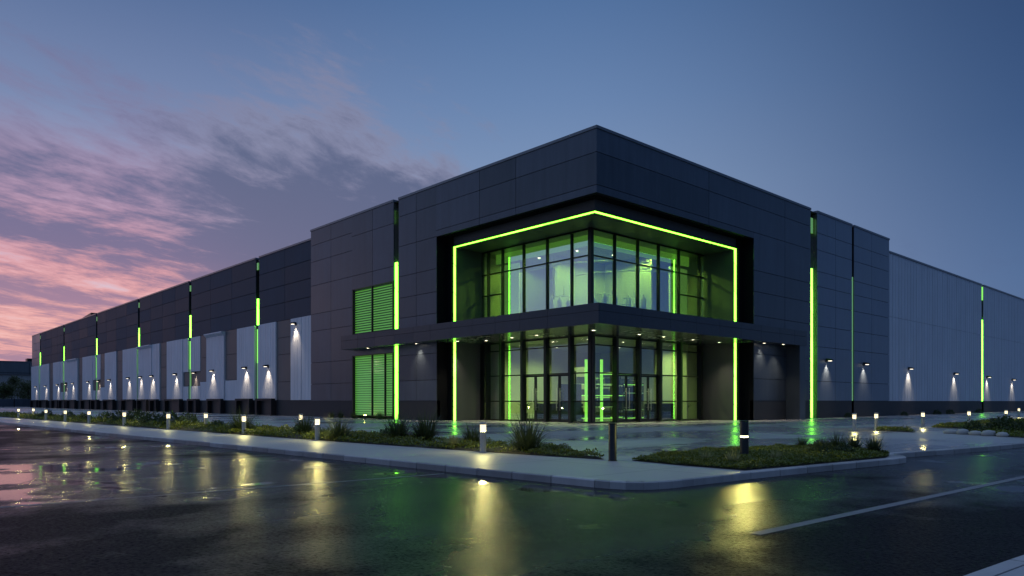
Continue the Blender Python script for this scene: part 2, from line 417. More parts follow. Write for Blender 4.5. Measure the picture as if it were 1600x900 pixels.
# ------------------------------------------------------------------ ground
g = MB(); g.quad((-3000,-3000,-.13),(3000,-3000,-.13),(3000,3000,-.13),(-3000,3000,-.13))
tag(g.build('road', M['road']), kind='structure')

kerb_line = [(-400,-30),(-45,-23.4),(-31,-22.95),(-8.7,-22.2),(1.3,-21.65),(9.7,-21.25),(16.2,-21.02),(18.1,-20.93),
             (18.6,-20.83),(18.92,-20.55),(19.06,-20.1),(19.2,-17.7),(19.5,-14.9),(19.83,-12.0),(19.8,-11.4),(19.55,-11.0),(19.15,-10.75),
             (19.1,-10.3),(19.45,-8.4),(19.9,-5.4),(20.2,-2.2),(21.2,10),(24,60),(30,250)]
def offset(line, d):
    out = []
    for i, p in enumerate(line):
        a = Vector(line[max(i-1,0)]); b = Vector(line[min(i+1,len(line)-1)])
        dd = (b-a).normalized(); n = Vector((-dd.y, dd.x))
        q = Vector(p) + n*d; out.append((q.x, q.y))
    return out
def walk(line, step, maxx=None):
    """evenly spaced points on a polyline"""
    pts = [Vector(p) for p in line]; out = [pts[0].copy()]; acc = 0
    tot = sum((b-a).length for a, b in zip(pts, pts[1:])); step = tot/max(1,round(tot/step)) - 1e-6
    for a, b in zip(pts, pts[1:]):
        L = (b-a).length; d = step - acc
        while d <= L:
            out.append(a + (b-a)*d/L); d += step
        acc = (L - (d - step))
    return out
inner = offset(kerb_line, .17)
pl = MB()
poly = inner + [(30,260),(-400,260)]
pl.prism(poly, -.12, 0.0)
tag(pl.build('plaza_pavement', M['plaza']), kind='structure')
# kerb stones: one mesh, a stone every 1.2 m with an open joint, only where they can be seen
kb = MB()
def kerb_run(line, step, gap, wd=.16, zt=.006):
    P = walk(line, step)
    for a, b in zip(P, P[1:]):
        d = (b-a).normalized(); n = Vector((-d.y, d.x))
        a2 = a + d*gap*.5; b2 = b - d*gap*.5
        q = [a2, b2, b2+n*wd, a2+n*wd]
        c0 = .02
        n0 = len(kb.v)
        # bevelled front top edge
        prof = [(0,-.3),(0,zt-c0),(c0,zt),(wd,zt),(wd,-.3)]
        for e in (a2, b2):
            for (o_, z_) in prof: kb.v.append((e.x+n.x*o_, e.y+n.y*o_, z_))
        k = len(prof)
        for i in range(k):
            j = (i+1) % k
            kb.f.append((n0+i, n0+k+i, n0+k+j, n0+j))
        kb.f.append(tuple(n0+i for i in range(k))); kb.f.append(tuple(n0+k+i for i in range(k-1,-1,-1)))
kerb_run([(-120,-24.6)]+kerb_line[1:8], 1.0, .022)
kerb_run(kerb_line[7:12], .3, .004)
kerb_run(kerb_line[11:14], 1.0, .022)
kerb_run(kerb_line[13:18], .25, .004)
kerb_run(kerb_line[17:23], 1.0, .022)
tag(kb.build('kerb', M['kerb']), kind='structure')
# pavement the photographer stands on
near = [(24.15,-36),(24.45,-25.3),(24.67,-22.7),(25.0,-19.6),(25.5,-19.0),(40,-18),(40,-36)]
ni = [(p[0]+(.17 if i<5 else 0), p[1]-(.17 if 3<=i<=5 else 0)) for i,p in enumerate(near)]
pn = MB(); pn.prism(ni, -.12, 0); tag(pn.build('near_pavement', M['plaza']), kind='structure')
kb = MB(); kerb_run(list(reversed(near[:6])), 1.0, .022); tag(kb.build('near_kerb', M['kerb']), kind='structure')
# painted bay lines
ln = MB()
ln.quad((22.13,-22.95,-.126),(22.28,-22.95,-.126),(22.75,-12.0,-.126),(22.60,-12.0,-.126))
ln.quad((22.60,-12.0,-.126),(22.75,-12.0,-.126),(23.4,8.0,-.126),(23.25,8.0,-.126))
ln.quad((13.93,-30.5,-.126),(14.03,-30.5,-.126),(14.52,-21.4,-.126),(14.42,-21.4,-.126))
tag(ln.build('road_markings', M['paint']), kind='structure')

# ------------------------------------------------------------------ buildings
def panels(mb, axis, face, thick, a0, a1, z0, z1, vl=(), zl=(), gap=.035, sign=1):
    """cladding panels with open joints; axis 'x': wall runs along x with its face at y=face (outward -y); 'y': face at x=face (outward +x)"""
    vs = [a0] + sorted(v for v in vl if a0 < v < a1) + [a1]
    zs = [z0] + sorted(v for v in zl if z0 < v < z1) + [z1]
    for i in range(len(vs)-1):
        for j in range(len(zs)-1):
            p0 = vs[i] + (gap/2 if i else 0); p1 = vs[i+1] - (gap/2 if i < len(vs)-2 else 0)
            q0 = zs[j] + (gap/2 if j else 0); q1 = zs[j+1] - (gap/2 if j < len(zs)-2 else 0)
            if axis == 'x': mb.box(p0, p1, face, face+thick, q0, q1)
            else: mb.box(face-thick, face, p0, p1, q0, q1)

H1 = 16.5
eb = tag(empty('entrance_building', (0,0,0)), 'dark panelled corner block with green light strips, glazed lobby and wraparound canopy', 'building')
# --- structural core (dark backing behind the open joints)
bk = MB()
bk.box(-33.15,-26.12, .06,1.2, 0,16.3)
bk.box(-26.12,-20.04, .06,1.2, 10.42,16.3); bk.box(-26.12,-20.04, .7,1.2, 0,10.42)
bk.box(-26.12,-20.04, .06,.7, 5.05,6.62)
bk.box(-19.35,-14.70, .06,1.2, 0,16.3)
bk.box(-20.04,-19.35, .55,1.2, 0,16.0)
bk.box(-14.70,-.06, .06,.4, 12.86,16.3); bk.box(-.4,-.06, .4,16.84, 12.86,16.3)
bk.box(-1.2,-.06, 16.84,25.45, 0,16.3); bk.box(-1.2,-.55, 25.45,26.6, 0,16.0)
bk.box(-1.2,-.06, 26.6,33.1, 0,16.3); bk.box(-1.2,-.35, 33.1,33.55, 0,16.0); bk.box(-1.2,-.06, 33.55,41.2, 0,16.3)
bk.box(-33.1,-14.75, 1.2,41, 0,16.2); bk.box(-14.75,-1.2, 17.6,41, 0,16.2)
bk.build('wall', M['backing'], eb)
rf = MB(); rf.box(-33.1,-.1,.1,41.1,16.3,16.36); rf.build('roof', M['roof'], eb)
# --- cladding
cl = MB()
zA = [1.4,2.85,4.72,7.5,9.0,11.5,13.6,15.05]
panels(cl,'x',0,.05,-33.2,-26.12,1.4,16.34,[-29.6],zA)
panels(cl,'x',0,.05,-26.12,-20.04,10.42,16.34,[-23.0],[11.5,14.72])
panels(cl,'x',0,.05,-26.12,-20.04,5.05,6.64)
panels(cl,'x',0,.05,-19.35,-14.66,1.4,16.34,[-17.1],[2.85,4.72,7.5,9.0,10.6,12.83,15.05])
panels(cl,'x',0,.05,-14.66,0,12.83,16.34,[-10.01,-6.52],[13.25,15.05])
panels(cl,'y',0,.05,.05,16.8,12.83,16.34,[11.1],[13.25,15.05])
panels(cl,'y',0,.05,16.8,25.45,1.4,16.34,[21.3],[2.95,4.7,7.4,9.1,10.6,13.25,15.05])
cl.build('cladding', M['panel'], eb)
cm = MB()
zD = [2.95,5.7,7.35,9.1,10.5,11.7,13.4,14.75]
panels(cm,'y',.0,.05,26.6,33.1,1.4,16.34,[29.9],zD); panels(cm,'y',.0,.05,33.55,41.3,1.4,16.34,[37.3],zD)
cm.build('cladding', M['panel_mid'], eb)
for a,b in ((-33.2,-26.12),(-19.35,-14.66)): MB().box(a,b,.012,.3,0,1.38).build('plinth', M['plinth'], eb)
for a,b in ((16.8,25.45),(26.6,33.1),(33.55,41.3)): MB().box(-.3,-.012,a,b,0,1.38).build('plinth', M['plinth'], eb)
cp_ = MB()
def coping(mb, segs, z, h=.16, o=.05):
    for s_ in segs: mb.box(*s_, z, z+h)
coping(cp_, [(-33.25,-20.02,-.05,.45),(-19.37,-.45,-.05,.45),(-.45,.05,-.05,25.47),(-.45,.05,26.58,33.12),(-.45,.05,33.53,41.35)], 16.34)
cp_.build('coping', M['coping'], eb)
# --- recess lining
rl = MB()
rv = MB(); rv.box(-14.64,-.42,.42,16.78,12.83,13.0)                 # outer soffit
rl.box(-14.7,-13.77,1.0,3.62,0,12.83); rl.box(-3.62,-1.0,15.87,16.84,0,12.83)   # side fascias
rl.box(-13.77,-1.0,1.0,1.3,12.03,12.83); rl.box(-1.3,-1.0,1.3,15.87,12.03,12.83)
for i in range(5):                                        # inner soffit in panels
    x0 = -13.77 + i*2.49
    rl.box(x0+.01, x0+2.48, 1.3, 3.9, 12.03, 12.2)
for j in range(5):
    y0 = 3.9 + j*2.4
    rl.box(-3.9, -1.3, y0+.01, min(y0+2.39,15.87), 12.03, 12.2)
rv.box(-14.72,-14.66,.05,1.0,0,12.82); rv.box(-1.0,-.05,16.8,16.86,0,12.82); rv.box(-14.66,-14.0,.97,1.0,0,12.82); rv.box(-1.0,-.97,16.1,16.8,0,12.82)
rv.build('recess_reveal', M['reveal'], eb)
rl.build('recess_lining', M['lining'], eb)
# --- canopy
Ld = MB()
Ld.box(-25.9,1.07,-1.07,0,5.5,6.5); Ld.box(0,1.07,0,22.45,5.5,6.5)
Ld.box(-14.6,-.0,.0,16.75,5.52,6.48)
cano = Ld.build('canopy', M['backing'], eb)
fs = MB()
fx = [-25.9,-23.4,-20.9,-18.3,-15.9,-13.9,-11.6,-9.4,-7.2,-5.0,-2.7,1.1]
for a,b in zip(fx,fx[1:]):
    for z0,z1 in ((5.47,6.14),(6.16,6.56)): fs.box(a+.008,b-.008,-1.1,-1.06,z0,z1)
fy = [-1.06,2.6,5.3,8.0,10.6,13.2,15.8,18.4,20.6,22.45]
for a,b in zip(fy,fy[1:]):
    for z0,z1 in ((5.47,6.14),(6.16,6.56)): fs.box(1.06,1.1,a+.008,b-.008,z0,z1)
fs.box(-25.94,-25.9,-1.1,0,5.47,6.56); fs.box(0,1.1,22.45,22.49,5.47,6.56)
fs.build('fascia', M['panel_fascia'], cano)
sp = MB()
def soff(x0,x1,y0,y1,dx,dy):
    nx = max(1,round((x1-x0)/dx)); ny = max(1,round((y1-y0)/dy))
    for i in range(nx):
        for j in range(ny):
            sp.box(x0+(x1-x0)*i/nx+.006, x0+(x1-x0)*(i+1)/nx-.006, y0+(y1-y0)*j/ny+.006, y0+(y1-y0)*(j+1)/ny-.006, 5.472, 5.51)
soff(-25.88,1.05,-1.05,0,2.4,1.05); soff(0,1.05,0,22.4,1.05,2.4)
soff(-14.6,0,.0,3.4,2.4,1.1); soff(-3.4,0,3.4,16.75,1.1,2.4)
sp.build('soffit_panel', M['soffit'], cano)
top = MB(); top.box(-25.9,1.06,-1.06,0,6.5,6.54); top.box(0.0,1.06,0,22.45,6.5,6.54); top.box(-14.6,0,0,16.75,6.5,6.53)
top.build('canopy_roof', M['roof'], cano)
co = MB(); co.box(-.02,1.05,21.5,22.4,0,5.5); bevel(co.build('column', M['panel'], eb), .02)
# --- light strips
def led(name, m, *b): 
    q = MB(); q.box(*b); return q.build(name, M[m], eb)
led('light_strip','led',-13.89,-13.75,.90,.995,6.5,12.06)
led('light_strip','led',-13.89,-13.75,.90,.995,.02,5.47)
led('light_strip','led',-13.89,-.90,.90,.995,12.06,12.12)
led('light_strip','led',-.995,-.90,.995,16.00,12.06,12.12)
led('light_strip','led',-.995,-.90,15.86,16.00,6.5,12.06)
led('light_strip','led',-.995,-.90,15.86,16.00,.02,5.47)
led('light_strip','led',-19.88,-19.62,.02,.12,6.5,11.75); led('light_strip','led',-19.88,-19.62,.02,.12,.02,5.47); led('light_strip','led_dim',-19.75,-19.5,.3,.4,14.8,15.8)
led('light_strip','led',-.12,-.02,25.62,25.86,.05,11.8); led('light_strip','led_dim',-.35,-.25,25.7,26.4,14.7,15.9)
led('light_strip','led_dim',-.14,-.04,33.2,33.42,1.4,12.0)
sl = MB(); sl.box(-20.04,-19.35,.5,.56,0,16.0); sl.box(-20.08,-20.02,.06,.5,0,16.2); sl.box(-19.37,-19.31,.06,.5,0,16.2); sl.build('slot_lining', M['soffit'], eb)
sl = MB(); sl.box(-.56,-.5,25.45,26.6,0,16.0); sl.box(-.5,-.06,25.42,25.48,0,16.2); sl.box(-.5,-.06,26.57,26.63,0,16.2); sl.build('slot_lining', M['soffit'], eb)
lp = MB(); lp.box(-13.93,-13.895,.76,1.0,.0,5.47); lp.box(-13.93,-13.895,.76,1.0,6.5,12.16); lp.box(-13.895,-.76,.76,1.0,12.125,12.16)
lp.box(-1.0,-.76,1.0,16.005,12.125,12.16); lp.box(-1.0,-.76,16.005,16.04,6.5,12.16); lp.box(-1.0,-.76,16.005,16.04,.0,5.47)
lp.build('strip_shroud', M['reveal'], eb)  # lips added to keep strip light off the outer jambs and soffit
# --- louvre screens
def louvre(x0,x1,z0,z1,n,ang,posts,depth,sl=.05,tm=.022):
    fr = MB()
    for xx in posts: fr.box(xx-.05,xx+.05,-.02,.12,z0,z1)
    fr.box(x0,x1,.0,.1,z0-.07,z0); fr.box(x0,x1,.0,.1,z1,z1+.07)
    o = fr.build('louvre_screen', M['frame'], eb)
    sm = MB(); dy = depth*math.cos(ang)/2; dz = depth*math.sin(ang)/2
    for i in range(n):
        zc_ = z0 + (i+.5)*(z1-z0)/n
        a = len(sm.v)
        for xx in (x0+.05, x1-.05):
            for (yy,zz) in ((-dy,-dz-tm),(dy,dz-tm),(dy,dz+tm),(-dy,-dz+tm)):
                sm.v.append((xx, .10+yy, zc_+zz))
        for k in range(4):
            j=(k+1)%4; sm.f.append((a+k,a+4+k,a+4+j,a+j))
        sm.f.append((a,a+1,a+2,a+3)); sm.f.append((a+7,a+6,a+5,a+4))
    sm.build('slats', M['panel'], o)
    pn_ = MB(); pn_.box(x0,x1,.26,.31,z0,z1); pn_.build('backlit_panel', M['backlit'], o)
    return o
louvre(-26.05,-20.1,6.7,10.35,19,-.35,[-26.0,-23.1,-20.15],.11,tm=.014)
louvre(-26.05,-20.1,.25,4.98,26,-.3,[-26.0,-23.1,-21.25,-20.15],.08,tm=.010)
# --- curtain wall
mxL = [-13.77,-13.13,-11.62,-9.47,-7.24,-5.06,-3.5]
myR = [3.5,5.76,8.12,10.39,12.75,15.26,15.87]
def window(axis, a0, a1, z0, z1, trans, mw, depth, door=None, last=False):
    fr = MB(); gl = MB()
    def bx(mb, p0,p1,q0,q1,d0,d1):
        if axis=='x': mb.box(p0,p1,3.5+d0,3.5+d1,q0,q1)
        else: mb.box(-3.5-d1,-3.5-d0,p0,p1,q0,q1)
    bx(fr,a0-mw/2,a0+mw/2,z0,z1,-depth,.08)
    zs = [z0]+list(trans)+[z1]
    for k,zz in enumerate(zs):
        lo = zz if k==0 else zz-.04; hi = zz+.09 if k==0 else zz+.04
        if k==len(zs)-1: lo,hi = zz-.1,zz
        if door and k in (0,1): 
            if k==0: continue
        bx(fr,a0+mw/2,a1-mw/2,lo,hi,-.07,.07)
    o = fr.build('window', M['frame'], eb)
    b0 = door if door else z0
    prev = b0
    for zz in [q for q in trans if q > b0+.01]+[z1]:
        bx(gl,a0+mw/2,a1-mw/2,prev+.04,zz-.04,-.012,.012); prev = zz
    gl.build('pane', M['glass_coat' if z0>3 else 'glass'], o)
    return o
for lvl,(z0,z1,tr,mw,dp) in enumerate(((.0,5.47,(1.35,3.12,4.86),.2,.28),(6.53,12.03,(8.86,10.37),.1,.12))):
    for i in range(6):
        tt = tr
        if lvl==1 and i>1: tt = (10.37,)
        dr = 3.12 if (lvl==0 and i in (3,4)) else None
        window('x',mxL[i],mxL[i+1],z0,z1,(tuple(q for q in tt if q>=3) if dr else tt),mw,dp,dr)
        tt = tr
        if lvl==1 and i<4: tt = (10.37,)
        dr = 3.12 if (lvl==0 and i in (1,2)) else None
        window('y',myR[i],myR[i+1],z0,z1,(tuple(q for q in tt if q>=3) if dr else tt),mw,dp,dr)
    cq = MB(); cq.box(-3.62,-3.36,3.36,3.62,z0,z1); cq.build('corner_mullion', M['frame'], eb)
def door(axis, a0, a1, hinge_lo):
    fr = MB(); st=.09
    def bx(mb,p0,p1,q0,q1,d0,d1):
        if axis=='x': mb.box(p0,p1,3.5+d0,3.5+d1,q0,q1)
        else: mb.box(-3.5-d1,-3.5-d0,p0,p1,q0,q1)
    bx(fr,a0,a0+st,.02,3.07,-.035,.035); bx(fr,a1-st,a1,.02,3.07,-.035,.035)
    bx(fr,a0+st,a1-st,.02,.2,-.035,.035); bx(fr,a0+st,a1-st,2.96,3.07,-.035,.035); bx(fr,a0+st,a1-st,1.32,1.38,-.03,.03)
    o = fr.build('door', M['frame'], eb)
    gl = MB(); bx(gl,a0+st,a1-st,.2,1.32,-.01,.01); bx(gl,a0+st,a1-st,1.38,2.96,-.01,.01); gl.build('pane', M['glass'], o)
    hd = MB(); c_ = a1-.15 if hinge_lo else a0+.15
    if axis=='x':
        hd.tube([(c_,3.36,.75),(c_,3.36,2.2)],.022,8); hd.tube([(c_,3.36,.95),(c_,3.47,.95)],.014,6); hd.tube([(c_,3.36,2.0),(c_,3.47,2.0)],.014,6)
    else:
        hd.tube([(-3.36,c_,.75),(-3.36,c_,2.2)],.022,8); hd.tube([(-3.36,c_,.95),(-3.47,c_,.95)],.014,6); hd.tube([(-3.36,c_,2.0),(-3.47,c_,2.0)],.014,6)
    hd.build('handle', M['steel'], o, True)
for axis,L in (('x',((mxL[3],mxL[4]),(mxL[4],mxL[5]))),('y',((myR[1],myR[2]),(myR[2],myR[3])))):
    for a,b in L:
        m_ = (a+b)/2; door(axis,a+.105,m_-.01,True); door(axis,m_+.01,b-.105,False)
def make_downlight(energy):
    r = empty('downlight')
    b_ = MB(); b_.lathe([(.10,-.02),(.17,-.02),(.17,0.0),(.10,0.0)],20,0,0,False); b_.f += []
    b_.build('trim_ring', M['steel'], r, False)
    b_ = MB(); b_.lathe([(.105,-.012),(.105,-.002)],20); b_.build('lens', M['lamp_down'], r)
    ld = bpy.data.lights.new('downlight_beam', 'SPOT'); ld.energy = energy; ld.color = (1,.85,.62); ld.spot_size = R(92); ld.spot_blend = .8; ld.shadow_soft_size = .09
    lo = bpy.data.objects.new('lamp_beam', ld); col.objects.link(lo); lo.parent = r; lo.location = (0,0,-.03)
    return r
# --- lobby interior
fl = MB(); fl.box(-14.7,-3.55,3.55,17.6,-.02,.02); fl.build('lobby_floor', M['floor_in'], eb)
ce = MB(); ce.box(-14.7,-3.6,3.6,17.6,5.44,5.5); ce.box(-14.7,-3.6,3.6,17.6,11.95,12.02); ce.build('lobby_ceiling', M['ceil_in'], eb)
iw = MB()
iw.box(-14.7,-14.5,3.62,17.4,.02,5.44); iw.box(-14.5,-3.62,17.3,17.6,.02,5.44)
iw.box(-14.7,-14.5,3.62,17.4,6.56,11.95); iw.box(-14.5,-3.62,17.3,17.6,6.56,11.95)
iw.box(-13.7,-12.3,3.95,4.05,.02,5.44); ep = MB(); ep.box(-13.5,-11.5,4.9,5.0,6.56,11.2); ep.build('backlit_panel', M['endpanel'], eb)  # end wall glows itself in place of light falling on it
iw.box(-6.5,-3.8,14.2,14.35,.02,5.44); ep = MB(); ep.box(-5.2,-5.1,14.0,16.2,6.56,11.2); ep.build('backlit_panel', M['endpanel'], eb)
iw.box(-11.5,-8.9,10.0,10.2,.02,3.9)
iw.box(-10.7,-10.5,7.5,17.2,6.56,11.9); iw.box(-10.4,-6.0,13.0,13.2,6.56,11.9)
iw.build('lobby_wall', M['white_in'], eb)
fl2 = MB(); fl2.box(-14.6,-3.6,3.6,17.4,6.53,6.56); fl2.build('lobby_floor', M['floor_in'], eb)
for (x,y,z0,z1,r) in ((-4.6,4.3,.05,4.0,.09),(-4.0,5.1,.05,4.0,.09),(-8.4,9.4,.05,4.8,.05),(-11.5,4.0,.05,5.0,.06)):  # last one stands in for a mullion side lit green
    q = MB(); q.lathe([(r,z0),(r,z1)],12,x,y); q.build('light_column', M['led_mid'], eb, True)
def inled(*b):
    q = MB(); q.box(*b); q.build('light_strip', M['led_in'], eb)
q = MB(); q.box(-13.4,-4.4,4.4,4.5,11.25,11.93); q.build('light_cove', M['cove'], eb)  # bulkhead glows itself instead of catching green light
q = MB(); q.box(-4.5,-4.4,4.5,15.4,11.25,11.93); q.build('light_cove', M['cove'], eb)
inled(-13.4,-4.2,4.0,4.12,6.58,6.66); inled(-4.2,-4.05,12.0,15.4,6.58,6.66)
inled(-13.3,-11.3,4.2,4.5,6.57,6.62); inled(-4.7,-4.4,14.0,16.2,6.57,6.62)
# furniture
def shelf_rack(loc, rz, label, w_=2.6, n=5, h=3.4):
    r = tag(empty('shelving_rack', loc, rz), label, 'shelving', 'racks in the lobby')
    p = MB()
    for sx in (-w_/2, 0, w_/2):
        for sy in (-.3,.3): p.box(sx-.03,sx+.03,sy-.03,sy+.03,0,h)
    p.build('upright', M['rack'], r)
    for i in range(n):
        z = .15 + i*(h-.3)/(n-1)
        s_ = MB(); s_.box(-w_/2,w_/2,-.34,.34,z,z+.05); so = s_.build('shelf', M['rack'], r)
        e_ = MB(); e_.box(-w_/2,w_/2,-.36,-.34,z+.0,z+.05); e_.build('light_strip', M['led_dim'] if i%2 else M['led_mid'], so)
        xx = -w_/2+.1
        while xx < w_/2-.5 and i < n-1:
            ww = rnd.uniform(.3,.7); hh = rnd.uniform(.3,.55)
            if rnd.random()<.85: MB().box(xx,min(xx+ww,w_/2-.05),-.28,.28,z+.051,z+.05+hh).build('stored_crate', M['crate'], r)
            xx += ww+.06
    return r
shelf_rack((-6.8,7.6,.02), R(48), 'black shelving rack with green lit shelves just inside the glass corner')
shelf_rack((-7.6,11.2,.02), R(62), 'black shelving rack with green lit shelves behind the doors right of the glass corner', 2.8)
shelf_rack((-5.6,10.0,.02), R(86), 'black shelving rack right behind the glass, between the right pairs of doors', 2.0, 5, 2.6)
shelf_rack((-10.6,11.5,.02), R(40), 'black shelving rack farthest back by the pale lobby wall', 3.0, 5, 3.2)
def potted_plant(x, y, lab, seed):
    q = random.Random(seed); r = tag(empty('potted_plant',(x,y,.02)), lab, 'plant', 'potted plants in the lobby')
    b_ = MB(); b_.lathe([(.18,0),(.24,.5),(.25,.52),(.21,.52),(.2,.46)],16); b_.build('pot', M['crate'], r, True)
    b_ = MB()
    for k in range(26):
        a = q.uniform(0,6.28); l = q.uniform(.5,1.1); d = Vector((math.cos(a)*.5,math.sin(a)*.5,q.uniform(.5,1.3))).normalized(); s_ = Vector((-math.sin(a),math.cos(a),0))
        p0 = Vector((0,0,.48)); p1 = p0+d*l*.6; p2 = p0+d*l+Vector((math.cos(a),math.sin(a),-.6))*.2
        b_.quad(p0-s_*.015,p0+s_*.015,p1+s_*.06,p1-s_*.06); b_.quad(p1-s_*.06,p1+s_*.06,p2+s_*.008,p2-s_*.008)
    b_.build('foliage', M['shrub'], r)
potted_plant(-10.6,4.6,'potted plant in the lobby by the pale pane left of the doors',3)
potted_plant(-4.5,14.9,'potted plant in the lobby at the right end of the glass',8)
def desk(loc, rz, label, w_, m):
    r = tag(empty('reception_desk', loc, rz), label, 'desk')
    b_ = MB(); b_.box(-w_/2,w_/2,-.35,.35,0,1.15); bevel(b_.build('front_panel', M[m], r),.02)
    t_ = MB(); t_.box(-w_/2-.06,w_/2+.06,-.42,.42,1.152,1.2); t_.build('desk_top', M['white_in'], r)
desk((-9.2,6.6,.02), R(40), 'long dark reception desk behind the doors left of the glass corner', 3.4, 'crate')
desk((-4.9,12.4,.02), R(80), 'dark cabinet height counter by the pale wall right of the doors', 2.2, 'crate')
cab = tag(empty('storage_cabinet', (-7.6,6.0,.02), R(42)), 'tall navy cabinet beside the green light columns in the lobby', 'cabinet')
b_ = MB(); b_.box(-.8,.8,-.35,.35,0,2.5); bevel(b_.build('cabinet_body', M['navy'], cab),.02)
for sx in (-1,1):
    b_ = MB(); b_.box(sx*.4-.37,sx*.4+.37,-.38,-.352,.08,2.42); dd = b_.build('door', M['navy'], cab)
    h_ = MB(); h_.tube([(sx*.08,-.41,1.0),(sx*.08,-.41,1.5)],.012,6); h_.build('handle', M['steel'], dd)
def machine(loc, rz, label, seed):
    q = random.Random(seed)
    r = tag(empty('process_machine', loc, rz), label, 'machine', 'machines on the upper floor')
    b_ = MB(); b_.box(-1.1,1.1,-.5,.5,0,.9); bevel(b_.build('machine_base', M['rack'], r),.03)
    for k in range(3):
        x = -.8+k*.7; hh = q.uniform(.4,1.3)
        tk = MB(); tk.lathe([(.12,.9),(.2,1.0),(.2,.9+hh),(.1,1.0+hh),(.05,1.25+hh)],12,x,0); tk.build('tank', M['steel'], r, True)
    p = MB(); p.tube([(-1.0,.3,.9),(-1.0,.3,2.0),(.9,.3,2.0),(.9,.3,.9)],.04,8); p.tube([(0,.3,2.0),(0,.3,2.6)],.035,8); p.build('pipework', M['steel'], r, True)
    e_ = MB(); e_.box(-1.0,1.0,-.53,-.505,.3,.38); e_.build('light_strip', M['led_mid'], r)
machine((-5.4,7.2,6.56), R(60), 'steel process machine with tall stack in the upper window right of the glass corner', 3)
machine((-5.6,10.8,6.56), R(80), 'steel process machine with low tanks in the middle of the right upper window', 5)
machine((-8.0,5.6,6.56), R(10), 'steel process machine half hidden behind the left upper window', 9)
ul0 = make_downlight(850); ul0.name = 'upper_floor_light'
for ch in ul0.children:
    if ch.type == 'LIGHT': ch.data.color = (.50,1,.09); ch.data.spot_size = R(165); ch.data.spot_blend = .3
for i,(x,y,lab) in enumerate(((-12.0,7.4,'upper floor downlight behind the left end of the upper windows'),(-8.4,7.6,'upper floor downlight in the middle behind the left upper windows'),(-6.0,7.0,'upper floor downlight behind the upper glass corner'),(-7.6,10.6,'upper floor downlight in the middle behind the right upper windows'),(-6.0,12.2,'upper floor downlight behind the right end of the upper windows'))):
    o = ul0 if i == 0 else copy_tree(ul0)
    o.location = (x,y,11.945); tag(o, lab, 'ceiling light', 'downlights on the upper floor')
for k,(y0,zz) in enumerate(((6.5,10.9),(9.5,10.6))):
    p = MB(); p.tube([(-13.2,y0,zz),(-9,y0+.4,zz+.15),(-6.2,y0+1.0,zz),(-4.6,y0+4.5,zz+.1)],.045,8)
    tag(p.build('ceiling_pipe', M['steel'], None, True), ('bent steel pipe hung under the upper floor ceiling, nearer the glass' if k==0 else 'bent steel pipe hung under the upper floor ceiling, farther from the glass'), 'pipe')

# ------------------------------------------------------------------ left wing
lw = tag(empty('warehouse_wing', (-33.2,0,0)), 'long warehouse wing of dark cladding over pale loading bay panels, receding to the left', 'building')
lw.location = (0,0,0)
H2 = 15.74
slots = [-45.2,-64.65,-85.4,-108.8,-133.1,-155.8]; sw = .42
wb = MB(); wb.box(-165,-33.3,.95,60,0,15.6)
edges = [-165.1]+[e for s_ in reversed(slots) for e in (s_-sw, s_+sw)]+[-33.26]
for a,b in zip(edges[0::2],edges[1::2]): wb.box(a+.05,b-.05,.36,.95,0,15.6)
wb.build('wall', M['backing'], lw)
uc = MB(); ucm = MB()
for k,(a,b) in enumerate(zip(edges[0::2],edges[1::2])):
    n = max(1,round((b-a)/5.4)); vl=[a+(b-a)*i/n for i in range(1,n)]
    panels(ucm if k==0 else uc,'x',.3,.06,a,b,9.05,H2,vl,[10.7,12.35,14.0],.05)
uc.build('cladding', M['panel_wing'], lw); ucm.build('cladding', M['panel_mid'], lw)
r_ = MB(); r_.box(-165,-33.3,.9,60,15.6,15.68); r_.build('roof', M['roof'], lw)
c_ = MB()
for a,b in zip(edges[0::2],edges[1::2]): c_.box(a,b,.24,.9,H2,H2+.16)
c_.build('coping', M['coping'], lw)
pb = MB(); pb.box(-165.1,-33.26,.26,.5,0,1.44); pb.build('plinth', M['plinth'], lw)
for s_ in slots:
    for (z0,z1,m_) in ((9.05,11.7,'led'),(5.2,8.6,'led_mid'),(1.5,5.2,'led_dim'),(14.6,15.3,'led_dim')):
        q = MB(); q.box(s_-.15,s_+.15,.30,.40,z0,z1); q.build('light_strip', M[m_], lw)
low = [(-35.37,-33.3,'w',.17),(-37.55,-35.4,'w',.17),(-40.68,-37.55,'d',.28),(-44.78,-40.7,'w',.17),(-50.12,-45.62,'w',.17),(-53.46,-50.12,'h',.26),
       (-58.78,-53.5,'w',.10),(-61.02,-58.8,'h',.26),(-64.2,-61.04,'i',.22),(-66.9,-65.1,'i',.22),(-72.9,-66.92,'w',.17),(-75.75,-72.92,'d',.28),
       (-79,-75.8,'w',.17),(-84.95,-79.03,'w',.10),(-93.08,-85.85,'w',.17),(-96.54,-93.1,'d',.28),(-103.2,-96.56,'w',.17),(-106,-103.22,'h',.26),
       (-108.35,-106.02,'i',.22),(-110.9,-109.25,'i',.22),(-118,-110.92,'w',.17),(-121.3,-118.02,'d',.28),(-129.3,-121.32,'w',.10),(-132.65,-129.32,'i',.22),
       (-135.9,-133.55,'i',.22),(-142.3,-135.92,'w',.17),(-146,-142.32,'d',.28),(-155.35,-146.02,'w',.17),(-165.1,-156.25,'w',.17)]
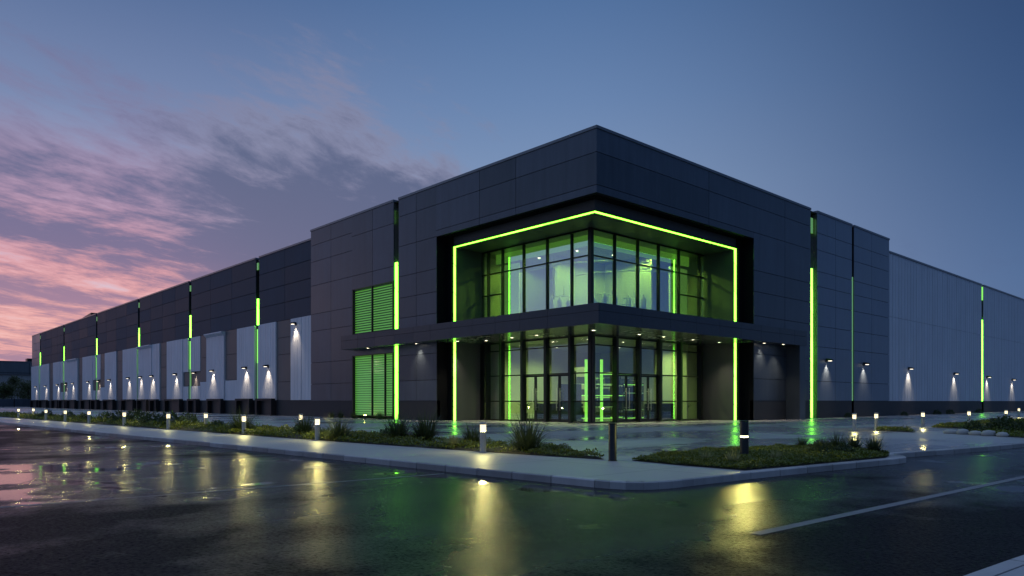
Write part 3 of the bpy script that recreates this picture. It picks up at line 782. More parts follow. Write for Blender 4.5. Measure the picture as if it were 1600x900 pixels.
for (a,b,k,f) in low:
    def pale(z0,z1,ff):
        q = MB(); q.box(a+.02,b-.02,ff,.36,z0,z1)
        n = max(1,int((b-a)/.55))
        for i in range(n+1):
            x = a+.06+(b-a-.12)*i/n; q.box(x-.025,x+.025,ff-.015,ff,z0+.01,z1-.01)
        for i in (1,):
            pass
        return q.build('wall_panel', M['pale'], lw)
    if k=='w': 
        o = pale(1.46,9.0 if f>.11 else 8.6,f)
        if f<.11:
            aw = MB(); n0=len(aw.v)
            aw.v += [(a,f-.3,8.98),(b,f-.3,8.98),(b,.36,8.98),(a,.36,8.98),(a,f-.3,8.86),(b,f-.3,8.86),(b,.36,8.3),(a,.36,8.3)]
            aw.f += [(0,3,2,1),(4,5,6,7),(0,1,5,4),(1,2,6,5),(2,3,7,6),(3,0,4,7)]
            aw.build('awning', M['pale'], lw)
    elif k=='i':
        pale(4.9,8.98,f); q = MB(); q.box(a+.02,b-.02,f+.1,.36,3.2,4.85); q.build('wall_panel', M['panel_warm'], lw); pale(1.46,3.15,f)
    elif k=='d':
        q = MB(); panels(q,'x',f,.06,a+.01,b-.01,1.46,9.0,[],[3.2,5.8,7.4],.04); q.build('wall_panel', M['panel_warm'], lw)
    else:
        q = MB(); panels(q,'x',f,.06,a+.01,b-.01,3.66,9.0,[],[6.4],.04); q.build('wall_panel', M['panel_warm'], lw); pale(1.46,3.6,f-.05)
docks = [(-44.5,-40.8),(-49.6,-46.0),(-57.8,-53.6),(-64.1,-61.2),(-72.7,-66.9),(-78.9,-76),(-84.6,-80.2),(-92.5,-86.5),(-102.8,-97),(-110.6,-106.6),(-117.6,-111.6),(-128.8,-122),(-135.4,-130),(-142,-136.6),(-154.6,-147),(-164,-157)]
for (a,b) in docks:
    q = MB(); q.box(a,a+.35,-.25,.28,0,1.62); q.box(b-.35,b,-.25,.28,0,1.62); q.box(a+.35,b-.35,-.25,.28,1.42,1.62)
    o = q.build('dock_shelter', M['black'], lw)
    q = MB(); q.box(a+.35,b-.35,.16,.255,0,1.42)
    q.box(a+.35,b-.35,.14,.16,.45,.48); q.box(a+.35,b-.35,.14,.16,.95,.98)
    q.build('dock_door', M['dockdoor'], o)
ru = tag(empty('rooftop_unit', (-122.5,3.5,15.68)), 'low dark rooftop unit with sloping top on the long left wing roof', 'roof unit')
q = MB(); q.v += [(-4.5,-2,0),(4.5,-2,0),(4.5,2,0),(-4.5,2,0),(-3,-2,.75),(4.5,-2,1.25),(4.5,2,1.25),(-3,2,.75)]; q.f += [(0,3,2,1),(4,5,6,7),(0,1,5,4),(1,2,6,5),(2,3,7,6),(3,0,4,7)]
q.build('housing', M['rack'], ru)
q = MB(); q.box(-5.5,-3.2,-1.2,1.2,.3,.45); q.build('intake_hood', M['rack'], ru)

# ------------------------------------------------------------------ right wing
rw = tag(empty('storage_wing', (0,0,0)), 'pale blue grey ribbed metal wing with one green light slot, receding to the right', 'building')
RS = 71.2
wb = MB(); wb.box(-60,-.95,41.4,150,0,15.2)
for a,b in ((41.42,RS-.38),(RS+.38,149.9)): wb.box(-.95,-.36,a,b,0,15.2)
wb.build('wall', M['backing'], rw)
cl = MB()
for a,b in ((41.4,RS-.38),(RS+.38,150)):
    n = round((b-a)/1.55); vl=[a+(b-a)*i/n for i in range(1,n)]
    panels(cl,'y',-.3,.06,a,b,1.38,15.34,vl,[9.35],.025)
    for i in range(n):                    # standing ribs, two to a panel
        y = a+(b-a)*(i+.5)/n; cl.box(-.3,-.288,y-.02,y+.02,1.4,15.32)
        y = a+(b-a)*i/n+.05; cl.box(-.3,-.285,y-.012,y+.012,1.4,15.32)
cl.build('cladding', M['pale_wing'], rw)
for bb in ((-.6,-.27,41.4,RS-.38),(-.6,-.27,RS+.38,150),(-.95,-.6,RS-.38,RS+.38)): MB().box(*bb,0,1.36).build('plinth', M['plinth'], rw)
q = MB(); q.box(-.9,-.22,41.4,RS-.38,15.34,15.5); q.box(-.9,-.22,RS+.38,150,15.34,15.5); q.build('coping', M['coping'], rw)
q = MB(); q.box(-60,-.9,41.4,150,15.2,15.3); q.build('roof', M['roof'], rw)
q = MB(); q.box(-.42,-.31,RS-.2,RS+.15,1.37,11.2); q.build('light_strip', M['led'], rw)
q = MB(); q.box(-.42,-.31,RS-.2,RS+.2,13.6,15.2); q.build('light_strip', M['led_mid'], rw)

# ------------------------------------------------------------------ wall lamps
def make_wall_lamp():
    r = empty('wall_lamp')
    b_ = MB(); b_.box(-.12,.12,-.04,0,-.1,.2); b_.build('back_plate', M['rack'], r)
    b_ = MB(); n0=0
    b_.v += [(-.17,-.48,.02),(.17,-.48,.02),(.17,-.04,.02),(-.17,-.04,.02),(-.17,-.48,.15),(.17,-.48,.15),(.17,-.04,.22),(-.17,-.04,.22)]
    b_.f += [(0,3,2,1),(4,5,6,7),(0,1,5,4),(1,2,6,5),(2,3,7,6),(3,0,4,7)]
    bevel(b_.build('hood', M['rack'], r), .02)
    b_ = MB(); b_.box(-.12,.12,-.40,-.18,-.008,.016); b_.build('lens', M['lamp_wall'], r)
    ld = bpy.data.lights.new('wall_lamp_beam', 'SPOT'); ld.energy = 300; ld.color = (1,.82,.60); ld.spot_size = R(80); ld.spot_blend = 1.0; ld.shadow_soft_size = .08
    lo = bpy.data.objects.new('lamp_beam', ld); col.objects.link(lo); lo.parent = r; lo.location = (0,-.30,-.05); lo.rotation_euler = (R(10),0,0)
    return r
wl0 = make_wall_lamp()
wl_left = [(-42.31,4.72,-.1,'wall lamp on pale panel just right of the nearest long wing green slot'),
 (-47.56,4.72,-.1,'wall lamp on pale panel just left of the nearest long wing green slot'),
 (-56.58,4.7,-.35,'wall lamp on the pale panel under the awning between the two nearest green slots'),
 (-62.68,4.66,.22,'wall lamp over the inset grey panel just right of the second green slot'),
 (-69.01,4.66,-.1,'wall lamp on the wide pale panel just left of the second green slot'),
 (-78.4,4.66,-.05,'wall lamp on the narrow pale panel well right of the third green slot'),
 (-83.39,4.64,-.35,'wall lamp under the awning just right of the third green slot'),
 (-89.41,4.64,-.1,'wall lamp on the pale panel just left of the third green slot'),
 (-99.68,4.6,-.15,'wall lamp midway between the third and fourth green slots'),
 (-106.9,4.56,.22,'wall lamp over the inset panel just right of the fourth green slot'),
 (-113.01,4.56,-.1,'wall lamp just left of the fourth green slot of the long wing'),
 (-124.25,4.5,-.25,'wall lamp midway between the fourth and fifth green slots'),
 (-130.46,4.48,.22,'wall lamp over the inset panel just right of the fifth green slot'),
 (-137.12,4.46,-.1,'wall lamp just left of the fifth green slot of the long wing'),
 (-148.69,4.4,-.15,'wall lamp between the fifth green slot and the last one'),
 (-158.88,4.4,-.1,'wall lamp at the far end of the long wing beyond the last green slot'),
 (-36.4,8.4,-.05,'wall lamp set high on the pale panel next to the dark corner block')]
wl_right = [(28.19,4.6,0,'wall lamp on the graphite panels nearest the canopy column'),
 (35.48,4.55,0,'wall lamp on the graphite panels next to the pale ribbed wing'),
 (46.92,4.5,-.3,'wall lamp on the pale ribbed wing nearest the dark corner block'),
 (60.62,4.35,-.3,'wall lamp on the pale ribbed wing just before its green slot'),
 (72.9,4.25,-.3,'wall lamp on the pale ribbed wing just beyond its green slot'),
 (84.07,4.15,-.3,'wall lamp on the pale ribbed wing farthest along, near the photo edge')]
first = True
for (x,z,y,lab) in wl_left:
    o = wl0 if first else copy_tree(wl0); first = False
    o.location = (x,.12 if y<.2 else .26,z); tag(o, lab, 'wall lamp', 'downward wall lamps along the facades')
for (y,z,x,lab) in wl_right:
    o = copy_tree(wl0); o.location = (x+.03,y,z); o.rotation_euler.z = R(90); tag(o, lab, 'wall lamp', 'downward wall lamps along the facades')

# ------------------------------------------------------------------ downlights
dl0 = make_downlight(400)
dls = [(-22.8,-.55,'downlight in the canopy soffit in front of the green louvre screen'),
 (-16.6,-.35,'downlight over the dark wall between the two left green strips'),
 (-13.0,.55,'downlight beside the left green recess strip, lighting the dark wall'),
 (-11.2,1.6,'downlight in the soffit over the narrow pane at the left end of the lobby glass'),
 (-8.4,1.4,'downlight in the soffit before the left pair of doors'),
 (-6.1,1.4,'downlight in the soffit before the doors nearest the corner on the left side'),
 (-1.6,1.6,'downlight in the soffit directly above the glass corner'),
 (-1.4,5.6,'downlight in the soffit just right of the glass corner'),
 (-1.4,8.1,'downlight in the soffit before the right pair of doors'),
 (-1.4,11.4,'downlight in the soffit before the pale walled pane on the right'),
 (-1.4,14.6,'downlight in the soffit at the right end of the lobby glass'),
 (.35,17.6,'downlight just right of the right green recess strip, lighting the dark wall'),
 (.75,19.6,'downlight in the canopy soffit close to the column')]
for i,(x,y,lab) in enumerate(dls):
    o = dl0 if i==0 else copy_tree(dl0)
    o.location = (x,y,5.47); tag(o, lab, 'ceiling light', 'downlights in the canopy soffit')
cl0 = make_downlight(850); cl0.name = 'lobby_light'
for ch in cl0.children:
    if ch.type == 'LIGHT': ch.data.color = (.66,1,.24); ch.data.spot_size = R(150)
for i,(x,y) in enumerate(((-5.6,5.6),(-8.6,5.4),(-11.8,5.6),(-5.4,9.0),(-8.6,9.0),(-5.2,12.8),(-9,13),(-12.2,9.5))):
    o = cl0 if i==0 else copy_tree(cl0)
    o.location = (x,y,5.435)
    tag(o, 'small round downlight in the lobby ceiling behind the ground floor glass', 'ceiling light', 'downlights in the lobby ceiling')

# ------------------------------------------------------------------ bollards
def make_lit_bollard():
    r = empty('bollard_light')
    b_ = MB(); b_.lathe([(.105,0),(.105,.012),(.083,.014),(.083,.55)],24); b_.build('post', M['steel'], r, False)
    b_ = MB(); b_.lathe([(.08,.551),(.08,.735)],24,0,0,False); b_.build('lens', M['lamp'], r)
    ld = bpy.data.lights.new('bollard_bulb', 'POINT'); ld.energy = 62; ld.color = (1,.89,.32); ld.shadow_soft_size = .07
    lo = bpy.data.objects.new('lamp_bulb', ld); col.objects.link(lo); lo.parent = r; lo.location = (0,0,.64)
    b_ = MB(); b_.lathe([(.09,.736),(.092,.742),(.092,.79),(.085,.80)],24); b_.build('cap', M['steel'], r)
    return r
b0 = make_lit_bollard()
G1 = 'lit bollards along the planting beds'
bol = [(-42.7,-20.24,'small lit bollard at the far left end of the kerbside bed'),
 (-43.6,-19.1,'small lit bollard at the far left, just behind the endmost one'),
 (-33.57,-19.97,'lit bollard in the kerbside bed, third from its far left end'),
 (-28.12,-19.85,'lit bollard in the kerbside bed below the second farthest green slot'),
 (-23.26,-19.55,'lit bollard in the kerbside bed, fifth from its far left end'),
 (-16.89,-19.26,'lit bollard in the kerbside bed among dark shrubs, sixth from the left'),
 (-10.54,-18.97,'lit bollard in the kerbside bed, third back along the kerb from the dark louvre'),
 (-2.79,-18.47,'lit bollard right of the broadest grass tussock, third from the corner'),
 (3.23,-18.36,'lit bollard between two dark grass tussocks, second lit one back from the corner'),
 (11.67,-18.0,'lit bollard beside the pale grass tuft, the largest lit one'),
 (-9.73,-17.5,'dim bollard at the back of the kerbside bed, left of the large grass tussock'),
 (-3.53,-15.63,'slim lit bollard standing on the plaza behind the kerbside bed'),
 (12.3,3.74,'lit bollard on the right plaza nearest the canopy column'),
 (12.37,6.06,'lit bollard on the right plaza at the start of the narrow lawn strip'),
 (12.63,11.53,'lit bollard on the right plaza, third from the column'),
 (12.93,18.18,'lit bollard on the right plaza behind the shrub bed'),
 (13.31,24.35,'lit bollard on the right plaza, last large one before the photo edge'),
 (9.86,42.67,'tiny lit bollard far off by the foot of the pale wing')]
for i,(x,y,lab) in enumerate(bol):
    o = b0 if i==0 else copy_tree(b0)
    o.location = (x,y,.0); tag(o, lab, 'bollard light', G1)
dim = None
for o in [q for q in scene.objects if q.get('group') == G1]:
    for ch in o.children:
        if ch.type == 'LIGHT' and (o.location.x < -5 or o.location.y > 0):      # the row along the loading yard is dimmer
            if dim is None: dim = ch.data.copy(); dim.energy = 30
            ch.data = dim
def dark_bollard(name,loc,h,ring,label):
    r = tag(empty(name,loc), label, 'bollard')
    if ring:
        b_ = MB(); b_.lathe([(.11,0),(.11,.012),(.095,.014),(.095,ring-.02)],28); b_.build('post', M['bronze'], r)
        b_ = MB(); b_.lathe([(.088,ring-.019),(.088,ring+.018)],28,0,0,False); b_.build('light_ring', M['lamp_slit'], r)
        ld = bpy.data.lights.new('ring_bulb', 'POINT'); ld.energy = 105; ld.color = (1,.90,.24); ld.shadow_soft_size = .015
        lo = bpy.data.objects.new('lamp_bulb', ld); col.objects.link(lo); lo.parent = r; lo.location = (0,0,ring)
        b_ = MB(); b_.lathe([(.095,ring+.019),(.095,h-.03),(.09,h)],28); b_.build('head', M['bronze'], r)
        pass
    else:
        b_ = MB(); b_.lathe([(.11,0),(.11,.012),(.092,.014),(.092,h*.72)],28); b_.build('post', M['bronze'], r)
        b_ = MB(); b_.lathe([(.086,h*.72+.001),(.086,h*.72+.012)],28); b_.build('shadow_gap', M['black'], r)
        b_ = MB(); b_.lathe([(.092,h*.72+.013),(.092,h-.05)],28); b_.build('head', M['bronze'], r)
    b_ = MB(); b_.lathe([(.096,h-.049 if not ring else h+.001),(.098,h-.04 if not ring else h+.01),(.098,h-.005 if not ring else h+.025),(.09,h if not ring else h+.03)],28); b_.build('cap', M['rack'], r)
    return r
dark_bollard('bollard',(15.71,-17.57,.0),.86,None,'unlit dark bollard at the tip of the kerbside bed before the entrance')
dark_bollard('bollard_light',(17.82,-15.53,.03),.86,.53,'dark bollard with a thin glowing ring in the corner lawn')

# ------------------------------------------------------------------ planting
def strip_bed(front, back, n, h):
    """mounded bed between two polylines (same length lists)"""
    mb = MB(); rows = 7; F_ = []
    def samp(L, t_):
        k = t_*(len(L)-1); i = min(int(k), len(L)-2); f = k-i
        return Vector((*L[i],0)).lerp(Vector((*L[i+1],0)), f)
    for i in range(n+1):
        a = samp(front,i/n); b = samp(back,i/n)
        for j in range(rows):
            v = j/(rows-1); p = a.lerp(b,v)
            e = min(1, min(i,n-i)/3)
            hh = h*(1-(2*v-1)**4)*e
            z = .006+hh*(.65+.7*noise.noise(Vector((p.x*.6,p.y*.6,1))))
            mb.v.append((p.x,p.y,z))
    for i in range(n):
        for j in range(rows-1):
            mb.f.append((i*rows+j,(i+1)*rows+j,(i+1)*rows+j+1,i*rows+j+1))
    return mb, samp
def scatter_cover(mb, surf, dens_fn, size, tri_area_seed, lift=.06):
    q = random.Random(tri_area_seed)
    for f in surf.f:
        a,b,c,d = [Vector(surf.v[k]) for k in f]
        area = ((b-a).cross(d-a)).length*.5 + ((b-c).cross(d-c)).length*.5
        ctr = (a+b+c+d)/4
        dens, sc = dens_fn(ctr)
        n = area*dens; n = int(n) + (1 if q.random() < n-int(n) else 0)
        for _ in range(n):
            u,v = q.random(), q.random()
            p = a.lerp(b,u).lerp(d.lerp(c,u),v)
            cl_ = noise.noise(Vector((p.x*2.3,p.y*2.3,5)))
            hh = max(0,lift*(.8+1.6*cl_))*sc
            p = p+Vector((0,0,q.uniform(0,1)*hh+.01))
            az = q.uniform(0,6.283); tilt = q.uniform(.15,1.2)
            d1 = Vector((math.cos(az)*math.cos(tilt),math.sin(az)*math.cos(tilt),math.sin(tilt)))
            d2 = Vector((-math.sin(az),math.cos(az),0))
            L = size*q.uniform(.6,1.3)*sc; W_ = L*.36
            tip = p+d1*L; mid = p+d1*L*.5
            mb.quad(p, mid-d2*W_, tip, mid+d2*W_)
front = [(-60,-20.9),(-42.7,-20.3),(-23.3,-19.6),(-10.5,-19.0),(3.2,-18.4),(11.5,-17.9),(13.6,-17.7),(15.35,-17.5)]
back  = [(-60,-18.4),(-42.7,-17.6),(-23.3,-16.9),(-10.5,-16.4),(3.2,-15.7),(9.6,-15.75),(12.4,-15.95),(15.3,-17.38)]
sb, samp = strip_bed(front, back, 150, .10)
tag(sb.build('planting_bed', M['soil'], None, True), kind='structure')
def dl_(c_):
    near_ = max(0,min(1,(c_.x+15)/25))
    ed = noise.noise(Vector((c_.x*.5,c_.y*.5,9)))
    return (170+820*near_)*(1.0 if ed>-.05 else .22), (1.8-.8*near_)
cv = MB(); scatter_cover(cv, sb, dl_, .06, 3, .1)
tag(cv.build('ground_cover', M['cover']), 'low yellow green ground cover filling the long kerbside bed', 'ground cover', None, 'stuff')
# corner lawn
ring = [(16.0,-17.25),(17.4,-17.45),(18.95,-17.5),(19.12,-16.2),(19.35,-14.0),(19.55,-12.1),(19.35,-11.3),(18.8,-10.5),(17.9,-9.85),(17.1,-9.8),(16.3,-11.2),(15.75,-12.8),(15.7,-14.8)]
cx = sum(p[0] for p in ring)/len(ring); cy = sum(p[1] for p in ring)/len(ring)
lb = MB(); K = len(ring)
NR = 6
for k in range(NR+1):
    f = 1-k/NR*.97
    for (x,y) in ring:
        xx,yy = cx+(x-cx)*f, cy+(y-cy)*f
        z = .008 + .10*(1-f**5) + (.03*noise.noise(Vector((xx*.8,yy*.8,2))) if k else 0)
        lb.v.append((xx,yy,z))
for k in range(NR):
    for i in range(K):
        j=(i+1)%K; lb.f.append((k*K+i,k*K+j,(k+1)*K+j,(k+1)*K+i))
tag(lb.build('corner_bed', M['soil'], None, True), kind='structure')
cv = MB(); scatter_cover(cv, lb, lambda c_: (3200,.9), .05, 4, .06)
tag(cv.build('lawn_cover', M['cover']), 'low green ground cover mounded over the corner bed behind the kerb', 'ground cover', None, 'stuff')
# right hand beds
far_f = [(12.3,4.9),(14.0,4.0),(14.9,3.5)]; 
fb = []
for nm,fr_,bk_,lab in (('lawn_strip',[(13.0,4.6),(14.95,3.5)],[(12.2,6.4),(14.0,5.6)],'narrow lit lawn strip by the bollards on the right plaza'),
                   ('far_lawn',[(13.2,11.0),(15.1,10.1)],[(12.4,16.2),(14.6,15.2)],'lit lawn strip behind the shrub bed on the right plaza'),
                   ('shrub_bed',[(16.6,3.6),(19.3,1.6),(20.3,5)],[(15.6,10.5),(17.6,14),(20.6,14)],'green ground cover among shrubs in the right plaza bed'),
                   ('farthest_lawn',[(12.2,19.5),(17,17.0)],[(11.6,30),(17,28)],'lit ground cover farthest along the right plaza')):
    s2,_ = strip_bed(fr_,bk_,14,.08); tag(s2.build(nm, M['soil'], None, True), kind='structure')
    cv = MB(); scatter_cover(cv, s2, lambda c_: (420,1.3), .06, 11, .07)
    tag(cv.build('ground_cover', M['cover']), lab, 'ground cover', None, 'stuff')

def tussock_mesh(seed, n, h, spread, wd=.011):
    q = random.Random(seed); mb = MB()
    for i in range(n):
        az = q.uniform(0,6.283); r0 = q.uniform(0,.12)*spread
        lean = q.uniform(.05,1.0)**.8*1.15; L = h*q.uniform(.55,1.15)*(1.1-.2*lean)
        base = Vector((math.cos(az)*r0,math.sin(az)*r0,-.02)); az2 = az+q.uniform(-.5,.5)
        side = Vector((-math.sin(az2),math.cos(az2),0)); prev=None; p = base.copy(); ang = math.pi/2-lean*.45
        w0 = wd*q.uniform(.7,1.3); seg=5
        for k in range(seg+1):
            ww = w0*(1-(k/seg)**1.6)+.0008
            a_ = p-side*ww; b_ = p+side*ww
            n0=len(mb.v); mb.v += [tuple(a_),tuple(b_)]
            if k: mb.f.append((n0-2,n0-1,n0+1,n0))
            ang -= lean*.22*q.uniform(.6,1.3)
            p = p+Vector((math.cos(az2)*math.cos(ang),math.sin(az2)*math.cos(ang),math.sin(ang)))*(L/seg)
    me = bpy.data.meshes.new('grass_blades'); me.from_pydata(mb.v,[],mb.f); me.update(); return me
def shrub_mesh(seed, n, r, h):
    q = random.Random(seed); mb = MB()
    for i in range(n):
        az=q.uniform(0,6.283); el=math.asin(q.uniform(-.05,1)); rr=q.uniform(.55,1)**.5
        bump_=1+.35*noise.noise(Vector((math.cos(az)*1.7,math.sin(az)*1.7,el*2+seed)))
        p=Vector((math.cos(az)*math.cos(el)*r*rr*bump_,math.sin(az)*math.cos(el)*r*rr*bump_,max(0,math.sin(el)*h*rr*bump_)))
        d=Vector((q.gauss(0,1),q.gauss(0,1),q.gauss(.6,1))).normalized(); s_=d.orthogonal().normalized()
        s_ = Matrix.Rotation(q.uniform(0,6.28),3,d)@s_; L=q.uniform(.05,.11)
        mb.quad(p,p+d*L*.5-s_*L*.3,p+d*L,p+d*L*.5+s_*L*.3)
    me=bpy.data.meshes.new('shrub_leaves'); me.from_pydata(mb.v,[],mb.f); me.update(); return me
tm = [tussock_mesh(s_,300,.72,1.5) for s_ in (1,2,3)]
tp = tussock_mesh(5,150,.5,1.0,.012)
for me in tm: me.materials.append(M['blade'])
tp.materials.append(M['blade_pale'])
sm_ = [shrub_mesh(s_,700,.42,.5) for s_ in (2,4)]
for me in sm_: me.materials.append(M['shrub'])
def plant(name, me, x, y, sc, lab, cat, grp, z=.04):
    o = bpy.data.objects.new(name, me); col.objects.link(o); o.location=(x,y,z); o.rotation_euler=(0,0,rnd.uniform(0,6.28))
    o.scale=(sc,sc,sc*rnd.uniform(.92,1.05)); tag(o,lab,cat,grp); return o
GT='grass tussocks in the planting beds'
tus = [(12.53,-17.2,1.1,'large dark grass tussock just right of the biggest lit bollard'),
 (6.15,-17.0,1.05,'dark grass tussock, left one of the pair before the louvre light'),
 (7.0,-16.5,1.1,'dark grass tussock, right one of the pair, with tall stray blades'),
 (3.95,-17.9,.95,'dark grass tussock directly right of the second lit bollard'),
 (.2,-17.3,.9,'dark grass tussock just left of the second lit bollard'),
 (-4.2,-18.0,1.15,'broad dark grass tussock just left of the third lit bollard'),
 (9.4,-16.5,.75,'thin grass tussock behind the pale tuft')]
for i,(x,y,s_,lab) in enumerate(tus): plant('ornamental_grass', tm[i%3], x,y,s_*1.3,lab,'ornamental grass',GT)
plant('ornamental_grass', tp, 9.9,-17.65,.95,'pale straw coloured grass tuft left of the biggest lit bollard','ornamental grass',GT)
plant('ornamental_grass', tp, 18.25,-16.7,.62,'pale lit grass tuft right in front of the ring light bollard','ornamental grass',GT)
plant('ornamental_grass', tp, 18.55,-15.5,.6,'pale lit grass tuft on the kerb side of the ring light bollard','ornamental grass',GT)
plant('ornamental_grass', tp, 17.55,-16.6,.55,'pale lit grass tuft on the entrance side of the ring light bollard','ornamental grass',GT)
GS='low shrubs in the planting beds'
shr = [(-28.3,-18.9,.9,'low dark shrub beside the fourth lit bollard from the far left'),(-23.9,-18.4,1.0,'low dark shrub beside the fifth lit bollard from the far left'),
 (-20.6,-18.5,1.1,'low dark shrub midway between the fifth and sixth lit bollards'),(-18.6,-18.2,1.25,'rounded dark shrub just left of the sixth lit bollard'),
 (-15.6,-18.2,1.2,'rounded dark shrub just right of the sixth lit bollard'),(-13.4,-18.0,1.25,'dark shrub midway between the sixth and seventh lit bollards'),
 (-11.4,-17.8,1.1,'dark shrub just left of the seventh lit bollard'),(-31.5,-19.0,1.0,'low dark shrub right of the third lit bollard from the far left'),
 (-38,-19.2,1.0,'low dark shrub near the far left end of the kerbside bed'),(-8.0,-17.6,.7,'small dark shrub right of the seventh lit bollard'),
 (-1.2,-16.8,.6,'small shrub at the back of the bed left of the slim plaza bollard'),(4.8,-16.6,.55,'small yellowish shrub between the bollard tussock and the paired tussocks')]
for i,(x,y,s_,lab) in enumerate(shr): plant('low_shrub', sm_[i%2], x,y,s_*1.25,lab,'shrub',GS)
shr2 = [(17.1,-11.3,.5,'small spiky plant at the left of the row on the corner lawn',1),(17.5,-11.0,.55,'spiky plant second in the row on the corner lawn',1),(18.0,-11.15,.72,'dark spiky plant in the middle of the row on the corner lawn',1),
 (18.35,-10.95,.62,'dark spiky plant fourth in the row on the corner lawn',1),(19.05,-11.5,.66,'rounded dark tussock at the kerb end of the corner lawn',1),
 (18.6,-13.6,.62,'low dark shrub on the kerb side of the corner lawn',0),(18.8,-12.7,.55,'low dark shrub between the kerb and the spiky row',0),(18.3,-12.4,.5,'low dark shrub behind the kerb side shrubs of the corner lawn',0)]
for i,(x,y,s_,lab,k) in enumerate(shr2): plant('ornamental_grass' if k else 'low_shrub', tm[i%3] if k else sm_[i%2], x,y,s_,lab,'ornamental grass' if k else 'shrub',GT if k else GS,.08)
shr3 = [(16.9,4.2,1.0,'dark shrub at the left tip of the right plaza bed'),(17.6,5.4,1.3,'dark shrub in the middle of the right plaza bed'),(18.5,4.6,1.1,'dark shrub at the front of the right plaza bed'),
 (19.2,6.5,1.4,'large dark shrub at the right side of the right plaza bed'),(17.2,7.6,1.3,'dark shrub at the back of the right plaza bed')]
for i,(x,y,s_,lab) in enumerate(shr3): plant('low_shrub', sm_[i%2], x,y,s_,lab,'shrub',GS)
shr4 = [(-27.8,-.9,.8,'small plant at the foot of the dark wall left of the louvre'),(-26.6,-.75,.9,'small plant at the left corner of the green louvre'),(-24.6,-.7,.8,'small plant before the left half of the green louvre'),(-20.9,-.65,.9,'small plant before the right end of the green louvre')]
for i,(x,y,s_,lab) in enumerate(shr4): plant('ornamental_grass' , tm[i%3], x,y,s_,lab,'ornamental grass',GT,0)
shr5 = [(.6,31.0,.8,'small plant at the foot of the graphite wall below the two lamps'),(.7,43,.8,'small plant at the foot of the pale wing next to the graphite wall'),(.7,52,.9,'small plant at the foot of the pale wing between its first two lamps'),(.7,56,1.0,'rounded plant at the foot of the pale wing before its green slot'),(.7,66,1.0,'small plant at the foot of the pale wing nearest its green slot')]
for i,(x,y,s_,lab) in enumerate(shr5): plant('low_shrub', sm_[i%2], x,y,s_,lab,'shrub',GS,0)
q = MB()
for i in range(5):
    x=16.3+i*.55; y=3.6-i*.38
    b_=MB(); pr=[(.0,-.02),(.26,0),(.3,.1),(.2,.2),(.02,.23)]; b_.lathe(pr,9); o=b_.build('edging_stone', M['stone'],None,True)
    o.location=(x,y,0); o.scale=(1,.7,.8+.2*(i%2)); o.rotation_euler=(0,0,i*1.3)
    tag(o,['leftmost pale boulder edging the right plaza bed','second pale boulder from the tip of the right plaza bed','middle pale boulder edging the right plaza bed','fourth pale boulder edging the right plaza bed','pale boulder nearest the road edging the right plaza bed'][i],'stone','pale boulders edging the right bed')
# small uplight by the louvre
up = tag(empty('ground_spotlight',(-23.2,-.55,0)),'small warm ground spotlight at the foot of the green louvre','spotlight')
b_=MB(); b_.lathe([(.07,0),(.07,.16),(.09,.17),(.09,.26)],14); b_.build('housing',M['rack'],up); b_=MB(); b_.lathe([(.08,.261),(.08,.28)],14); b_.build('lens',M['lamp_ring'],up)

# ------------------------------------------------------------------ far left
fbld = tag(empty('distant_warehouse',(0,0,0)),'low dark warehouse far away beyond the trees at the left edge','building')
b_=MB(); panels(b_,'y',-255,.1,-90,70,0,14.0,[-90+i*8 for i in range(1,20)],[7.0,10.5],.15); b_.build('cladding',M['far'],fbld)
b_=MB(); b_.box(-330,-255.08,-90,70,0,13.9); b_.build('wall',M['backing'],fbld)
b_=MB(); b_.box(-330,-254.9,-90,70,14.0,14.3); b_.build('coping',M['coping'],fbld)
for (y,) in ((14,),(-8,)):
    b_=MB(); b_.box(-262,-259,y,y+3,14.3,15.5); b_.build('roof_vent',M['rack'],fbld)
sh=tag(empty('distant_shed',(0,0,0)),'pale low shed in front of the dark distant warehouse','building')
b_=MB(); b_.box(-250,-236,4,24,0,9.2); b_.build('wall',M['far_pale'],sh); b_=MB(); b_.box(-250.3,-235.7,3.7,24.3,9.21,9.5); b_.build('roof',M['roof'],sh)
fe=tag(empty('boundary_fence',(0,0,0)),'low dark panel fence at the far left beyond the long wing','fence')
for i in range(16):
    y=-50+i*4
    b_=MB(); b_.box(-172.1,-171.9,y-.1,y+.1,0,2.0); b_.build('post',M['rack'],fe)
    b_=MB(); b_.box(-172.05,-171.97,y+.12,y+3.88,.1,1.85); b_.build('fence_panel',M['panel_wing'],fe)
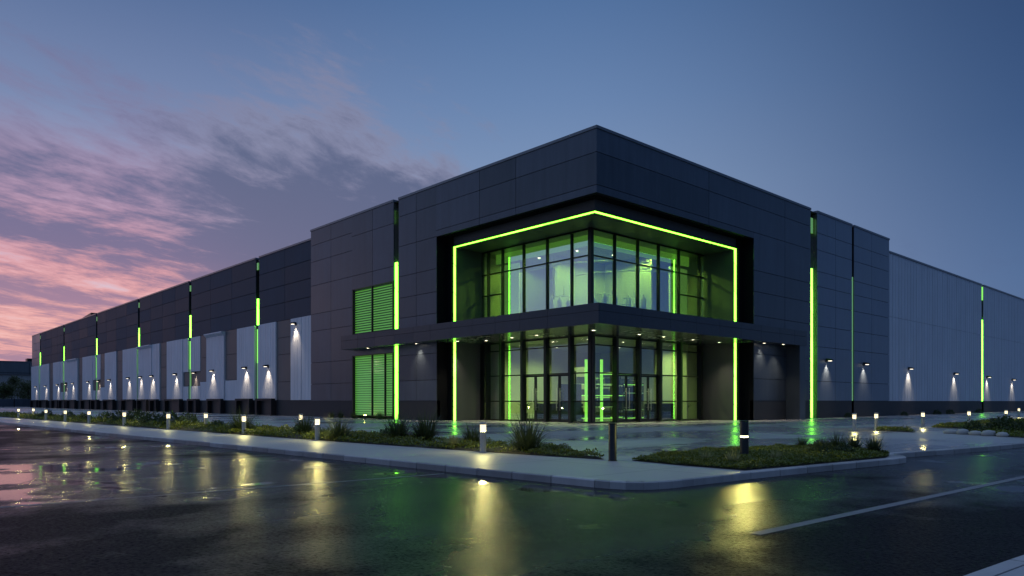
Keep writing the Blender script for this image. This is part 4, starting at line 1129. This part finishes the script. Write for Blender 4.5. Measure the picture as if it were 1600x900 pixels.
def tree(x,y,h,cr,seed,label):
    q=random.Random(seed)
    r=tag(empty('broadleaf_tree',(x,y,0)),label,'tree','trees at the far left')
    tk=MB(); tk.tube([(0,0,-.1),(.1,.05,h*.2),(0,.1,h*.42),(.1,0,h*.75)],.2,9,.06)
    lobes=[]
    for k in range(9):
        az=k*2.4+q.uniform(-.4,.4); hz=h*q.uniform(.38,.9); rr=cr*q.uniform(.35,.75)*(1.15-hz/h*.6)
        e=Vector((math.cos(az)*rr,math.sin(az)*rr,hz)); lobes.append((e,cr*q.uniform(.32,.52)))
        tk.tube([(0,.05,h*.28+k*.04*h),tuple(e*.5+Vector((0,0,h*.2))),tuple(e)],.07,6,.02)
    tk.build('trunk',M['bark'],r,True)
    cw=MB()
    for (e,lr) in lobes:
        for _ in range(330):
            d=Vector((q.gauss(0,1),q.gauss(0,1),q.gauss(0,.8))); d=d.normalized()*lr*q.uniform(.3,1.1)
            p=e+d; n_=Vector((q.gauss(0,1),q.gauss(0,1),q.gauss(.5,1))).normalized(); s_=n_.orthogonal().normalized(); u_=n_.cross(s_); L=q.uniform(.18,.36)
            cw.quad(p-s_*L*.5,p-u_*L*.35,p+s_*L*.5,p+u_*L*.35)
    cw.build('crown',M['tree_leaf'],r)
tree(-186,-5.5,8.2,3.6,1,'dark tree at the very left edge of the photo')
tree(-190,0,7.4,3.4,2,'dark tree second from the left edge, before the shed')
tree(-183,2.4,6.2,3.0,3,'dark bushy tree next to the end of the long wing')
tree(-196,-10.5,8.0,3.6,4,'dark tree just outside the left edge beside the leftmost tree')
tree(-198,6,7.0,3.2,5,'smaller dark tree behind the others near the end of the long wing')
tree(-180,-3.0,5.4,2.8,6,'low dark tree in front of the other far trees')

# ------------------------------------------------------------------ render settings
vs = scene.view_settings; vs.view_transform='Standard'; vs.look='None'; vs.exposure=0; vs.gamma=1; vs.use_curve_mapping=False
scene.render.engine='CYCLES'
cy_=scene.cycles; cy_.use_denoising=True; cy_.max_bounces=7; cy_.diffuse_bounces=3; cy_.glossy_bounces=4; cy_.transmission_bounces=4; cy_.transparent_max_bounces=12
cy_.sample_clamp_indirect=4; cy_.sample_clamp_direct=0; cy_.caustics_reflective=False; cy_.caustics_refractive=False; cy_.use_light_tree=True
